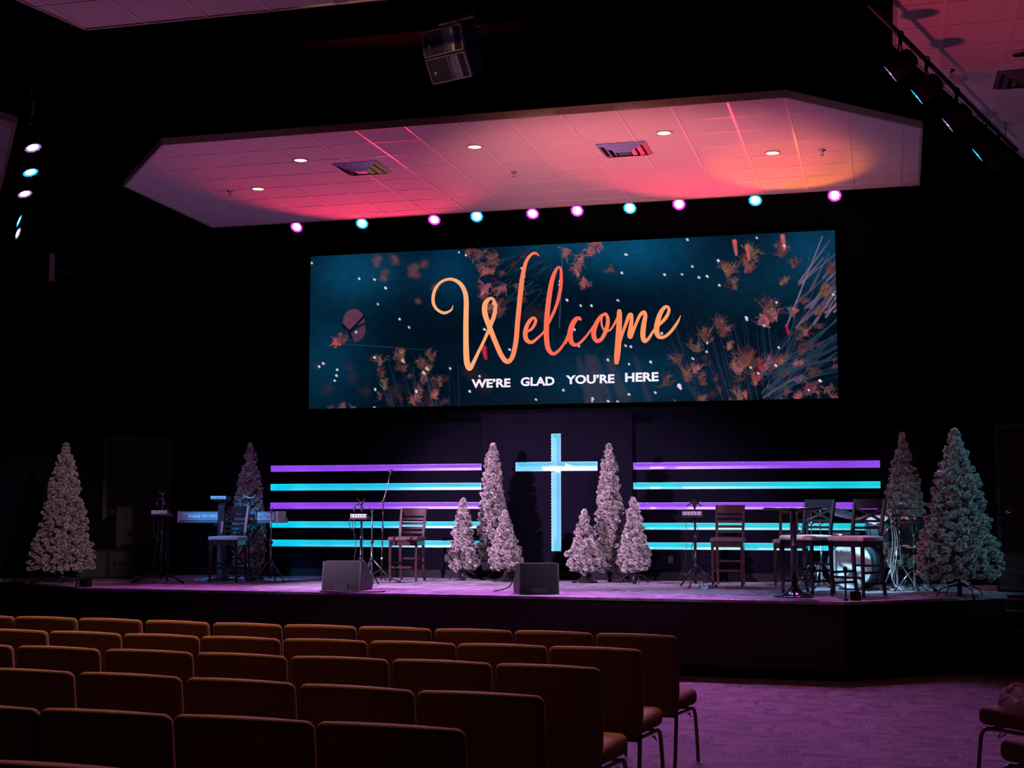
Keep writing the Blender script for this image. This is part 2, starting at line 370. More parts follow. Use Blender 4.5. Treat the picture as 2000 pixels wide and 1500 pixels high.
M_vio = led('violet_led', (.20, .042, .60)); M_cy = led('cyan_led', (.0, .44, .60)); M_cy2 = led('turquoise_led', (.0, .46, .54)); M_crs = led('cross_led', (.05, .42, .62))  # emissive recess faces stand in for LED strip light falling on them
M_dot = mat('led_point', (.5, .8, .8), .4, emit=(.3, 1, .9), es=3, noise=0)
ordn = ['topmost', 'second from top', 'middle', 'fourth from top', 'lowest']
for side, holes in (('left', hl), ('right', hr)):
    for i, h in enumerate(holes):
        vio = i in (0, 2); m = M_vio if vio else (M_cy if side == 'left' else M_cy2)
        t = thing('light_bar', '%s %s glowing bar set in the wall %s of the cross' % (ordn[i], 'violet' if vio else 'cyan', side), 'light bar', ((h[0] + h[1]) / 2, YW + .17, h[2]), 0, 'glowing bars in the stage wall')
        hw = (h[1] - h[0]) / 2; hh = h[3] - h[2]
        MB().box((0, 0, hh / 2), (2 * hw - .004, .02, hh - .004)).build('panel', m, t)
        for nm, cc_, dd_ in (('upper_lining', (0, -.085, hh - .003), (2 * hw, .165, .005)), ('lower_lining', (0, -.085, .003), (2 * hw, .165, .005)), ('end_lining', (-hw + .003, -.085, hh / 2), (.005, .165, hh - .012)), ('end_lining', (hw - .003, -.085, hh / 2), (.005, .165, hh - .012))): MB().box(cc_, dd_).build(nm, m, t)  # linings emit too, in place of light spilling on the recess sides
        for k in range(4):
            x = random.uniform(-hw, hw) * .96; MB().box((x, -.162, hh - .004 if random.random() < .7 else .004), (.009, .009, .007)).build('led_point', M_dot, t)
t = thing('light_cross', 'tall glowing cyan cross set in the wall at centre stage', 'cross', ((cv[0] + cv[1]) / 2, YC + .18, cv[2]))
cx0 = (cv[0] + cv[1]) / 2
MB().box((0, 0, (cv[3] - cv[2]) / 2), (cv[1] - cv[0] - .004, .02, cv[3] - cv[2] - .004)).build('upright', M_crs, t)
MB().box(((chh[0] + chh[1]) / 2 - cx0, .001, (chh[2] + chh[3]) / 2 - cv[2]), (chh[1] - chh[0] - .004, .018, chh[3] - chh[2] - .004)).build('crossbar', M_crs, t)
cw, chh_, zz0, zz1 = (cv[1] - cv[0]) / 2, cv[3] - cv[2], chh[2] - cv[2], chh[3] - cv[2]
ax0, ax1 = chh[0] - cx0, chh[1] - cx0
for x_, za, zb in ((-cw + .003, 0, zz0), (-cw + .003, zz1, chh_), (cw - .003, 0, zz0), (cw - .003, zz1, chh_), (ax0 + .003, zz0, zz1), (ax1 - .003, zz0, zz1)): MB().box((x_, -.09, (za + zb) / 2), (.005, .175, zb - za - .012)).build('side_lining', M_crs, t)  # cross linings emit as well, imitating lit reveals
for z_, xa_, xb_ in ((.003, -cw, cw), (chh_ - .003, -cw, cw), (zz0 + .003, ax0, -cw), (zz0 + .003, cw, ax1), (zz1 - .003, ax0, -cw), (zz1 - .003, cw, ax1)): MB().box(((xa_ + xb_) / 2, -.09, z_), (xb_ - xa_, .175, .005)).build('level_lining', M_crs, t)
for k in range(36):
    z = cv[2] + .03 + (cv[3] - cv[2] - .06) * k / 35
    if chh[2] < z < chh[3]: continue
    MB().box((cv[0] - cx0 + .004, -.178, z - cv[2]), (.008, .008, .012)).build('led_point', M_dot, t)
for k in range(3): MB().box((chh[0] - cx0 + .004, -.178, chh[2] - cv[2] + .02 + .045 * k), (.008, .008, .012)).build('led_point', M_dot, t)
# ================================================================== SCREEN
YS = 20.10
A = onY(605.5, 502, YS); B = onY(1632, 448, YS); Cc = onY(604, 800, YS); Dd = onY(1636, 776, YS)
sx0, sx1 = (A.x + Cc.x) / 2, (B.x + Dd.x) / 2; sz0, sz1 = (Cc.z + Dd.z) / 2, (A.z + B.z) / 2
scr = thing('led_screen', 'wide LED video screen reading Welcome on the wall above the cross', 'screen', ((sx0 + sx1) / 2, YS, sz0))
scx = (sx0 + sx1) / 2
MB().box((0, .075, (sz1 - sz0) / 2), (sx1 - sx0, .13, sz1 - sz0), ch=.004).build('cabinet', M_black, scr)
MB().box((0, .17, (sz1 - sz0) / 2), (sx1 - sx0 - .5, .08, sz1 - sz0 - .5)).build('wall_bracket', M_black, scr)
W_, H_ = 980, 300
gx, gy = np.meshgrid(np.linspace(0, 1, W_), np.linspace(0, 1, H_))
# picture coordinates of each point: 0..1032 wide, 0..310 high (left to right, top to bottom)
PX = 605 + gx * 1029; PY = 0 + (502 + (448 - 502) * gx) * (1 - gy) + (800 + (776 - 800) * gx) * gy
def vnoise(sx, sy, seed, oct=4):
    r = np.random.default_rng(seed); out = np.zeros_like(gx); amp = 1; tot = 0
    for o in range(oct):
        g = r.random((int(sy * 2 ** o) + 3, int(sx * 2 ** o) + 3)); x = gx * (sx * 2 ** o); y = gy * (sy * 2 ** o)
        i = x.astype(int); j = y.astype(int); fx = x - i; fy = y - j; fx = fx * fx * (3 - 2 * fx); fy = fy * fy * (3 - 2 * fy)
        out += amp * ((g[j, i] * (1 - fx) + g[j, i + 1] * fx) * (1 - fy) + (g[j + 1, i] * (1 - fx) + g[j + 1, i + 1] * fx) * fy); tot += amp; amp *= .5
    return out / tot
def s2l(c): return np.array([((q / 255 + .055) / 1.055) ** 2.4 if q > 10 else q / 255 / 12.92 for q in c])
n1 = vnoise(7, 3, 1); n2 = vnoise(30, 10, 2); n3 = vnoise(110, 40, 3, 2)
IMG = np.zeros((H_, W_, 3)); base = s2l((1, 19, 35)); lite = s2l((5, 54, 80)); dark = s2l((0, 9, 20))
k = np.clip((n1 - .35) * 2, 0, 1)[..., None]; IMG[:] = dark + (base - dark) * (.4 + .9 * k)
def glow(x, y, rx, ry, c, a):
    g = a * np.exp(-(((PX - x) / rx) ** 2 + ((PY - y) / ry) ** 2)); IMG[:] += g[..., None] * s2l(c)
glow(700, 530, 90, 60, (6, 62, 90), .9); glow(1260, 480, 110, 60, (4, 66, 100), 1.0); glow(900, 530, 60, 60, (4, 50, 80), .8); glow(640, 700, 90, 90, (4, 50, 75), .7)
glow(1100, 470, 90, 50, (6, 60, 90), .6); glow(1600, 480, 80, 70, (6, 60, 90), .8); glow(1230, 740, 160, 60, (6, 50, 75), .7); glow(1480, 560, 120, 60, (3, 45, 65), .5)
def stamp(m, c, a=1):
    m = np.clip(m, 0, 1)[..., None] * a; IMG[:] = IMG * (1 - m) + s2l(c) * m
def region(x0, x1, y0, y1):
    i0 = int(np.clip((x0 - 605) / 1029 * W_ - 2, 0, W_ - 1)); i1 = int(np.clip((x1 - 605) / 1029 * W_ + 2, 1, W_))
    j0 = int(np.clip((y0 - 505) / 300 * H_ - 2, 0, H_ - 1)); j1 = int(np.clip((y1 - 445) / 325 * H_ + 6, 1, H_)); return slice(j0, j1), slice(i0, i1)
def stroke(x0, y0, x1, y1, w0, w1, c, a=1, soft=.8):
    mw = max(w0, w1) + soft * 2 + 2; s = region(min(x0, x1) - mw, max(x0, x1) + mw, min(y0, y1) - mw, max(y0, y1) + mw); x = PX[s]; y = PY[s]
    if x.size == 0: return
    dx, dy = x1 - x0, y1 - y0; t = np.clip(((x - x0) * dx + (y - y0) * dy) / (dx * dx + dy * dy + 1e-6), 0, 1)
    d = np.hypot(x - x0 - t * dx, y - y0 - t * dy); ww = (w0 + (w1 - w0) * t) / 2
    m = np.clip((ww - d) / soft + .5, 0, 1)[..., None] * a; IMG[s] = IMG[s] * (1 - m) + s2l(c) * m
rs = random.Random(5)
def jit(c, j=18): q = rs.uniform(-j, j); return tuple(max(0, min(255, v + q)) for v in c)
def blob(x, y, r, c, a, soft=8):
    for _ in range(4): stroke(x + rs.uniform(-r, r) * .6, y + rs.uniform(-r, r) * .6, x + rs.uniform(-r, r) * .6, y + rs.uniform(-r, r) * .6, r * .9, r * .6, jit(c), a * .6, soft)
def flower(*a, **k):
    global PX, PY
    PX, PY = PXw, PYw; flower_(*a, **k); PX, PY = PX0, PY0
def flower_(x, y, r, ang, c, a=.9, soft=1.2, n=30):
    for _ in range(n):
        q = ang + rs.gauss(0, .55); l = r * rs.uniform(.35, 1.15); x0 = x + rs.uniform(-r, r) * .2; y0 = y + rs.uniform(-r, r) * .2
        stroke(x0, y0, x0 + l * math.cos(q), y0 - l * math.sin(q), r * .15, .6, jit(tuple(v * rs.uniform(.45, 1.05) for v in c), 18), a * rs.uniform(.4, .95), soft)
        if rs.random() < .4: q2 = q + rs.choice((-.8, .8)); xm = x0 + l * .6 * math.cos(q); ym = y0 - l * .6 * math.sin(q); stroke(xm, ym, xm + l * .4 * math.cos(q2), ym - l * .4 * math.sin(q2), 1.6, .5, jit(c, 28), a, soft)
PX0, PY0 = PX, PY
w1 = vnoise(60, 20, 21, 3) - .5; w2 = vnoise(60, 20, 22, 3) - .5; w3 = vnoise(200, 66, 23, 2) - .5; w4 = vnoise(200, 66, 24, 2) - .5
PXw = PX + 9 * w1 + 6 * w3; PYw = PY + 9 * w2 + 6 * w4
BR = (112, 70, 70); PK = (176, 100, 104); DK = (70, 42, 52); LV = (120, 96, 124); TN = (136, 92, 80)
for x, y, r in ((745, 512, 12), (782, 508, 11), (765, 535, 9), (825, 530, 16), (845, 515, 10), (760, 545, 8), (868, 560, 8), (833, 588, 7)): blob(x, y, r, (104, 64, 62), .55, 7)
for x, y, r in ((722, 760, 16), (645, 760, 14), (700, 745, 16), (940, 720, 22), (690, 715, 10), (785, 770, 22), (620, 720, 12), (960, 745, 26), (860, 780, 24), (1060, 610, 20), (1085, 620, 18)): blob(x, y, r, (54, 36, 48), .26, 10)
stamp(np.clip((24 - np.hypot((PX - 699) * 1.05, (PY - 629))) / 1.2 + .5, 0, 1) * (PY < 640 - (PX - 700) * .45) * (PY < 620 + (PX - 672) * 1.0 + 8), (98, 52, 76), .95)
stamp(np.clip((24 - np.hypot((PX - 700) * 1.0, (PY - 645))) / 2 + .5, 0, 1) * (PY > 648 - (PX - 700) * .6) * (PX > 694), (84, 50, 74), .8)
stroke(676, 637, 690, 650, 5, 4, (3, 14, 30), 1); stroke(690, 650, 722, 618, 5, 5, (3, 14, 30), 1); stroke(690, 652, 698, 668, 6, 3, (3, 14, 30), 1)
flower(668, 674, 16, 2.6, (196, 84, 84), 1); flower(676, 670, 18, 1.6, (130, 70, 80), .9); stroke(690, 674, 850, 684, 2, 1, (30, 62, 70), .8)
for i in range(26):      # grass clump lower left
    x0 = rs.uniform(770, 920); y0 = 800; tx = 740 + (x0 - 770) * 1.15 + rs.uniform(-14, 14); ty = rs.uniform(690, 740); stroke(x0, y0, tx, ty, 2.6, 1, jit((28, 40, 56), 14), .8, 1)
for x, y, r in ((757, 700, 20), (800, 690, 20), (845, 705, 18), (863, 690, 20), (765, 745, 18), (845, 735, 16), (880, 740, 18), (870, 765, 16), (828, 775, 18), (680, 792, 18), (655, 798, 14), (700, 796, 14)): flower(x, y + 12, r, 1.7 + rs.uniform(-.4, .4), rs.choice((BR, PK, TN, BR)), .85); flower(x + rs.uniform(-8, 8), y + 34, r * .7, 1.8, BR, .7)
for x, y in ((802, 705), (845, 728), (852, 720)): stroke(x, y, x + 3, y + 3, 6, 4, (236, 190, 170), .8, 2)
for x, y, r, a in ((965, 495, 22, 3.4), (985, 530, 26, 3.0), (975, 560, 22, 3.9), (990, 500, 26, 3.5), (945, 492, 16, 3.2), (1010, 560, 26, 3.6), (1000, 600, 22, 4.2), (985, 595, 20, 3.9), (1045, 560, 20, 3.6), (970, 575, 18, 4.2)): flower(x, y, r, a, rs.choice((BR, PK, BR)), .75)
for i in range(60): x0 = rs.uniform(1000, 1110); y0 = rs.uniform(475, 590); stroke(x0, y0, x0 - rs.uniform(10, 34), y0 + rs.uniform(4, 22), 1.4, .8, jit((40, 62, 78), 16), .6, 1)
stroke(988, 592, 992, 596, 7, 7, (240, 200, 190), .9, 3); stroke(968, 680, 972, 700, 10, 5, (210, 40, 60), .8, 3); stroke(990, 605, 986, 625, 6, 3, (200, 80, 90), .8, 2)
for x, y, r, a in ((1195, 472, 20, 4.0), (1165, 500, 22, 4.0), (1155, 520, 20, 4.2), (1220, 520, 16, 4.4), (1165, 545, 18, 4.6), (1140, 490, 18, 3.6), (1180, 485, 18, 4.6)): flower(x, y, r, a, rs.choice((BR, PK)), .8)
for x0, x1 in ((1125, 1118), ): stroke(x0, 480, x1, 640, 2, 1.6, (70, 82, 92), .8)
for x0, w, xt in ((1160, 14, 1155), (1225, 22, 1212), (1180, 30, 1175), (1195, 26, 1185), (1275, 10, 1265)): stroke(x0 + rs.uniform(0, 20), 785, xt, 700, w, w * .5, (70, 60, 72), .34, 9)
for i in range(70):      # grasses lower right and right
    x0 = rs.uniform(1380, 1540); y0 = 790; tx = x0 - 60 + (x0 - 1380) * .35 + rs.uniform(-12, 12); ty = rs.uniform(600, 720); stroke(x0, y0, tx, ty, 2.4, 1, jit((26, 38, 58), 14), .75, 1)
for i in range(60):
    a = rs.uniform(.15, 1.35); l = rs.uniform(60, 260); x0 = 1520 + rs.uniform(-25, 20); y0 = 770 + rs.uniform(-60, 10); stroke(x0, y0, x0 + l * math.cos(a), y0 - l * math.sin(a), 2.6, 1.2, jit((34, 52, 72), 18), .7, 1.2)
for i in range(26):
    a = rs.uniform(.6, 1.15); l = rs.uniform(40, 110); x0 = rs.uniform(1560, 1634); y0 = rs.uniform(540, 640); stroke(x0, y0, x0 + l * math.cos(a), y0 - l * math.sin(a), 4, 1.2, jit(LV, 26), .55, 1.6)
for x, y, r, a in ((1440, 520, 26, 1.8), (1450, 550, 22, 1.8), (1475, 510, 30, 1.5), (1485, 485, 26, 1.6), (1535, 480, 28, 1.4), (1395, 650, 26, 1.6), (1380, 672, 22, 1.9), (1430, 640, 24, 1.4), (1420, 625, 22, 1.1), (1345, 700, 22, 2.0), (1362, 725, 24, 1.7), (1325, 740, 20, 1.9), (1378, 715, 16, 1.3), (1510, 590, 30, 1.4), (1520, 610, 26, 1.5), (1505, 620, 24, 1.6), (1560, 510, 18, 1.6), (1545, 545, 14, 2), (1470, 690, 34, 1.4), (1500, 705, 30, 1.2), (1455, 710, 26, 1.7), (1520, 700, 24, 1.0), (1485, 730, 22, 1.3), (1345, 795, 24, 1.5), (1390, 775, 18, 1.8), (1455, 765, 20, 1.6), (1580, 750, 26, .8), (1620, 780, 26, 1.2), (1610, 560, 24, .9), (1600, 600, 22, .8), (1625, 520, 22, 1)): flower(x, y + r * .5, r, a, rs.choice((BR, PK, TN, BR, (140, 78, 84))), .85)
for x, y in ((1452, 470), (1475, 480), (1540, 460)): stroke(x, y, x + 3, y + 26, 8, 4, (206, 92, 96), .85, 2.5)
for x, y in ((1544, 636), (1546, 645), (1492, 700), (1494, 715), (1492, 735), (1455, 790), (1440, 778), (1470, 780)): stroke(x, y, x + 2, y + 7, 5, 3, (190, 24, 60), .8, 1.5)
stroke(1545, 635, 1612, 460, 2.6, 1.4, (140, 110, 140), .85); stroke(1500, 775, 1560, 735, 3, 2, (120, 86, 100), .7)
PX, PY = PX0, PY0
rs2 = random.Random(77)
for _ in range(46):
    x_ = rs2.triangular(1320, 1632, 1560); top_ = 760 - (x_ - 1320) * .75; y_ = rs2.uniform(max(470, top_), 785); flower(x_, y_, rs2.uniform(10, 19), 1.75 - (x_ - 1320) / 310 * .9, rs2.choice((BR, DK, LV, (96, 60, 66), PK)), rs2.uniform(.35, .75))
for _ in range(16): flower(rs2.uniform(735, 900), rs2.uniform(700, 795), rs2.uniform(9, 16), 1.9, rs2.choice((BR, DK, (96, 60, 66))), rs2.uniform(.4, .75))
for _ in range(12): flower(rs2.uniform(955, 1060), rs2.uniform(490, 620), rs2.uniform(9, 18), 3.7, rs2.choice((DK, BR, (96, 60, 66))), rs2.uniform(.35, .65))
star = [(709, 545), (742, 547), (766, 563), (749, 595), (796, 625), (815, 640), (704, 650), (635, 712), (626, 718), (666, 724), (664, 735), (660, 745), (744, 700), (746, 762), (831, 765), (608, 515), (917, 492), (932, 498), (1044, 523), (1048, 538), (1098, 565), (970, 644), (1020, 683), (1118, 556), (745, 797), (940, 765), (1072, 780), (1126, 762), (1181, 782), (1182, 778), (1252, 711), (1246, 675), (1256, 677), (1156, 676), (1147, 643), (1315, 651), (1293, 707), (1301, 766), (1252, 770), (1345, 754), (1212, 783), (1230, 783), (1365, 467), (1422, 508), (1374, 520), (1248, 496), (1240, 533), (1120, 550), (1321, 536), (1354, 535), (1385, 541), (1401, 539), (1423, 557), (1472, 620), (1473, 624), (1504, 635), (1527, 590), (1543, 479), (1493, 463), (1372, 700), (1398, 687), (1399, 669), (1530, 678), (1478, 717), (1492, 728), (1524, 713), (1603, 743), (1582, 761), (1160, 597), (1181, 597), (1232, 586), (1133, 586), (1629, 575), (1212, 703), (960, 735), (900, 720)]
for x, y in star: stroke(x - rs.uniform(.3, 1.4), y - rs.uniform(.3, 1.4), x + rs.uniform(.3, 1.6), y + rs.uniform(.3, 1.4), rs.uniform(2.2, 4.6), rs.uniform(2, 3.6), (225, 222, 242), .95, 1.2)
stroke(1346, 752, 1349, 758, 7, 4, (235, 225, 242), .95, 1.5)
IMG *= (.82 + .36 * n3)[..., None]; IMG *= (.9 + .2 * n2)[..., None]; IMG = np.clip(IMG, 0, 1)
vx = gx.ravel() * (sx1 - sx0) - (sx1 - sx0) / 2; vz = (1 - gy.ravel()) * (sz1 - sz0)
vv = np.zeros((W_ * H_, 3), np.float32); vv[:, 0] = vx; vv[:, 2] = vz
def npmesh(name, verts, faces, m, smooth=False):
    me = bpy.data.meshes.new(name); nf, kf = faces.shape
    me.vertices.add(len(verts)); me.vertices.foreach_set('co', verts.astype(np.float32).ravel())
    me.loops.add(nf * kf); me.loops.foreach_set('vertex_index', faces.astype(np.int32).ravel())
    me.polygons.add(nf); me.polygons.foreach_set('loop_start', np.arange(0, nf * kf, kf, dtype=np.int32)); me.polygons.foreach_set('loop_total', np.full(nf, kf, np.int32))
    if smooth: me.polygons.foreach_set('use_smooth', np.ones(nf, bool))
    me.materials.append(m); me.update(calc_edges=True); return me
ii = np.arange(W_ * H_).reshape(H_, W_)
ff = np.stack([ii[1:, :-1].ravel(), ii[1:, 1:].ravel(), ii[:-1, 1:].ravel(), ii[:-1, :-1].ravel()], 1)
def emis_attr(name, es=1.0):
    m = bpy.data.materials.new(name); m.use_nodes = True; nt = m.node_tree; b = nt.nodes['Principled BSDF']; a = nt.nodes.new('ShaderNodeAttribute'); a.attribute_name = 'picture'
    b.inputs['Base Color'].default_value = (.002, .002, .002, 1); b.inputs['Roughness'].default_value = .8; b.inputs['Specular IOR Level'].default_value = 0
    nt.links.new(a.outputs['Color'], b.inputs['Emission Color']); b.inputs['Emission Strength'].default_value = es; return m
me = npmesh('display', vv, ff, emis_attr('screen_picture', 1.0))
at = me.color_attributes.new('picture', 'FLOAT_COLOR', 'POINT'); rgba = np.ones((W_ * H_, 4), np.float32); rgba[:, :3] = IMG.reshape(-1, 3); at.data.foreach_set('color', rgba.ravel())
dsp = bpy.data.objects.new('display', me); COL.objects.link(dsp); dsp.parent = scr; dsp.location = (0, .003, 0); dsp['label'] = 'dark teal picture of dry winter grasses and snow specks'
# lettering traced as flat ribbons on the display
def SP5(p): return (590 + p[0] / 3.7736, 440 + p[1] / 3.7736, p[2] / 3.7736)
def SP6(p): return (1100 + p[0] / 3.5714, 430 + p[1] / 3.5714, p[2] / 3.5714)
Wt = [(1113, 588, 3), (1098, 625, 15), (1045, 646, 22), (990, 615, 22), (966, 560, 26), (978, 480, 25), (1025, 418, 21), (1095, 397, 22), (1160, 425, 30), (1198, 485, 35), (1210, 560, 39), (1208, 700, 41), (1208, 850, 43), (1212, 980, 46), (1222, 1035, 44), (1238, 1055, 36), (1262, 1015, 30), (1300, 935, 25), (1345, 842, 24), (1385, 750, 30), (1418, 655, 33), (1424, 590, 24), (1408, 545, 22), (1382, 542, 26), (1350, 580, 40), (1348, 650, 42), (1380, 745, 40), (1425, 860, 38), (1470, 960, 38), (1512, 1005, 36), (1550, 970, 36), (1576, 860, 38), (1588, 720, 38), (1600, 600, 38), (1612, 480, 38), (1630, 350, 34), (1655, 262, 26), (1690, 215, 20), (1722, 206, 18), (1750, 228, 5)]
et = [(1650, 792, 10), (1695, 760, 22), (1722, 710, 24), (1712, 684, 20), (1686, 695, 28), (1658, 740, 33), (1645, 795, 36), (1655, 845, 34), (1692, 862, 26), (1735, 832, 20), (1785, 780, 16), (1832, 690, 22), (1875, 590, 25), (1904, 470, 27), (1910, 370, 24), (1905, 318, 18), (1882, 314, 20), (1852, 375, 33), (1830, 470, 37), (1812, 600, 39), (1802, 720, 40), (1802, 830, 40), (1815, 910, 36), (1850, 948, 26), (1895, 920, 22), (1935, 865, 19), (1970, 790, 18), (2000, 740, 16)]
ct = [(125, 700, 12), (112, 684, 24), (85, 695, 34), (58, 745, 39), (48, 805, 40), (62, 858, 32), (98, 868, 22), (145, 828, 18), (190, 770, 15), (235, 705, 14)]
ot = [(300, 652, 18), (262, 672, 24), (228, 728, 32), (212, 795, 35), (232, 842, 28), (268, 828, 27), (300, 765, 29), (312, 700, 27), (298, 655, 20), (272, 668, 16), (268, 725, 14), (288, 768, 15), (325, 768, 14), (355, 728, 15), (378, 680, 16)]
mt = [(388, 622, 20), (392, 650, 36), (390, 740, 40), (384, 850, 44), (376, 950, 42), (371, 1005, 26)]
mt2 = [(386, 900, 14), (412, 800, 18), (442, 712, 24), (462, 662, 26), (478, 665, 22), (474, 730, 30), (464, 800, 34), (474, 812, 24), (502, 740, 20), (532, 670, 24), (560, 642, 26), (573, 665, 28), (562, 730, 35), (556, 800, 36), (566, 842, 30), (594, 828, 22), (632, 770, 18), (672, 728, 20), (715, 682, 25), (738, 632, 22), (728, 605, 20), (704, 612, 27), (676, 655, 33), (656, 720, 37), (652, 778, 37), (668, 812, 30), (704, 815, 22), (752, 776, 22), (798, 712, 17), (820, 664, 3)]
lm = bpy.data.materials.new('glowing_script'); lm.use_nodes = True; nt = lm.node_tree; b = nt.nodes['Principled BSDF']
tc = nt.nodes.new('ShaderNodeTexCoord'); sxyz = nt.nodes.new('ShaderNodeSeparateXYZ'); mr = nt.nodes.new('ShaderNodeMapRange'); cr = nt.nodes.new('ShaderNodeValToRGB'); nz = nt.nodes.new('ShaderNodeTexNoise'); nz.inputs['Scale'].default_value = 60
xa = onY(842, 600, YS).x - scx; xb = onY(1330, 620, YS).x - scx
mr.inputs['From Min'].default_value = xa; mr.inputs['From Max'].default_value = xb
e = cr.color_ramp.elements; e[0].position = .05; e[0].color = (*s2l((255, 176, 120)), 1); e[1].position = 1; e[1].color = (*s2l((255, 160, 104)), 1)
for p_, c_ in ((.2, (255, 172, 116)), (.35, (255, 136, 96)), (.52, (252, 100, 78)), (.66, (252, 108, 80)), (.82, (255, 148, 98))): q = e.new(p_); q.color = (*s2l(c_), 1)
mx = nt.nodes.new('ShaderNodeMix'); mx.data_type = 'RGBA'; mx.blend_type = 'MULTIPLY'; mx.inputs['Factor'].default_value = .25
nt.links.new(tc.outputs['Object'], sxyz.inputs[0]); nt.links.new(sxyz.outputs['X'], mr.inputs['Value']); nt.links.new(mr.outputs[0], cr.inputs[0]); nt.links.new(tc.outputs['Object'], nz.inputs['Vector'])
nt.links.new(cr.outputs[0], mx.inputs['A']); nt.links.new(nz.outputs['Fac'], mx.inputs['B']); nt.links.new(mx.outputs['Result'], b.inputs['Emission Color']); b.inputs['Emission Strength'].default_value = 1.12; b.inputs['Base Color'].default_value = (.02, .01, .01, 1)
rb = MB(); layer = [0]
def ribbon(P):
    P = catmull(P, 7); vs_ = []; fs = []; Q = []
    for (x, y, w_) in P: p = onY(x, y, YS - .004); Q.append((p.x - scx, p.z - sz0, w_ / F * 20.6 / 2))
    n = len(Q)
    for i in range(n):
        a = Q[max(i - 1, 0)]; c = Q[min(i + 1, n - 1)]; dx, dz = c[0] - a[0], c[1] - a[1]; l = math.hypot(dx, dz) or 1; nx, nz_ = -dz / l, dx / l; r = Q[i][2]
        vs_ += [(Q[i][0] + nx * r, -.006, Q[i][1] + nz_ * r), (Q[i][0] - nx * r, -.006, Q[i][1] - nz_ * r)]
    for i in range(n - 1): fs.append((2 * i, 2 * i + 1, 2 * i + 3, 2 * i + 2))
    o = len(rb.v); rb.v += vs_; rb.f += [tuple(q + o for q in f) for f in fs]; rb.s += [False] * len(fs)
ribbon([SP5(p) for p in Wt]); ribbon([SP5(p) for p in et])
for P in (ct, ot, mt, mt2): ribbon([SP6(p) for p in P])
ribbon([SP6(p) for p in ((14, 862, 17), (38, 812, 17), (52, 780, 20))])
rb.build('script_lettering', lm, scr, label='coral and orange script word Welcome')
M_ltr = mat('white_glow_letter', (.02, .02, .02), .5, emit=(.92, .86, .93), es=1, noise=0)
for txt, x0, x1, y0, y1 in (("WE\u2019RE", 921, 997, 739, 758), ('GLAD', 1017, 1083, 735, 755), ("YOU\u2019RE", 1105, 1200, 730.5, 751), ('HERE', 1221, 1286, 727.5, 745.5)):
    p = onY(x0, y1, YS); q = onY(x1, y0, YS); pc = onY((x0 + x1) / 2, (y0 + y1) / 2, YS)
    dd = math.radians(-.0) ; textmesh(txt, M_ltr, 'lettering', scr, pc.x - scx, pc.z - sz0, q.x - p.x, 17.5 / F * 20.8, -.004, offset=.034)
# ================================================================== HUNG CEILING PANELS
ZC = 6.23; TL = .61
def clip_seg(p, q, poly):
    # clip a 2D segment to a convex polygon (any winding)
    t0, t1 = 0.0, 1.0; d = (q[0] - p[0], q[1] - p[1]); n = len(poly)
    area = sum(poly[i][0] * poly[(i + 1) % n][1] - poly[(i + 1) % n][0] * poly[i][1] for i in range(n)); sg = 1 if area > 0 else -1
    for i in range(n):
        a = poly[i]; b = poly[(i + 1) % n]; nx, ny = -(b[1] - a[1]) * sg, (b[0] - a[0]) * sg
        den = nx * d[0] + ny * d[1]; num = nx * (p[0] - a[0]) + ny * (p[1] - a[1])
        if abs(den) < 1e-9:
            if num < 0: return None
            continue
        t = -num / den
        if den > 0: t0 = max(t0, t)
        else: t1 = min(t1, t)
    return None if t0 >= t1 - 1e-4 else ((p[0] + d[0] * t0, p[1] + d[1] * t0), (p[0] + d[0] * t1, p[1] + d[1] * t1))
def cloud(label, poly, ox, oy, ang=0):
    cx = sum(p[0] for p in poly) / len(poly); cy = sum(p[1] for p in poly) / len(poly)
    t = thing('ceiling_panel', label, 'ceiling panel', (cx, cy, ZC)); L = [(x - cx, y - cy) for x, y in poly]
    MB().prism([(x * .997, y * .997) for x, y in L], .004, .03, 'XY').build('tile_field', M_tile, t)
    g = MB(); ca, sa = math.cos(ang), math.sin(ang)
    def run(a, b, wd):
        s = clip_seg(a, b, L)
        if not s: return
        dx, dy = s[1][0] - s[0][0], s[1][1] - s[0][1]; l = math.hypot(dx, dy)
        if l > .05: g.box(((s[0][0] + s[1][0]) / 2, (s[0][1] + s[1][1]) / 2, .001 if wd > .02 else .002), (l, wd, .008), Euler((0, 0, math.atan2(dy, dx))))
    for k in range(-30, 31):
        u = k * TL; bx, by = ox - cx, oy - cy
        run((bx + u * ca + 20 * sa, by + u * sa - 20 * ca), (bx + u * ca - 20 * sa, by + u * sa + 20 * ca), .030)
        run((bx - u * sa - 20 * ca, by + u * ca - 20 * sa), (bx - u * sa + 20 * ca, by + u * ca + 20 * sa), .016)
    g.build('ceiling_grid', M_tbar, t)
    f = MB(); n = len(L)
    for i in range(n):
        a = Vector((*L[i], 0)); b = Vector((*L[(i + 1) % n], 0)); d = b - a
        f.box((a + b) / 2 + Vector((0, 0, .035)), (d.length + .02, .025, .085), Euler((0, 0, math.atan2(d.y, d.x))))
    f.build('fascia', M_fascia, t); return t
main = cloud('long octagonal white tiled ceiling panel hung over the stage', [(-9.83, 16.56), (-8.28, 14.78), (-.94, 14.74), (.49, 16.36), (.52, 19.26), (-9.96, 19.37)], -.94, 14.74)
cloud('red-lit tiled ceiling panel hung over the right of the house', [(.17, 13.30), (.17, 6.0), (7.5, 6.0), (7.5, 13.2), (2.9, 17.8), (1.75, 18.09)], .60, 12.9, math.radians(0))
cloud('dim tiled ceiling panel at the top left of the picture', [(-6.95, 10.97), (-2.2, 10.95), (-2.2, 4.5), (-8.2, 4.5)], -6.95, 10.97)
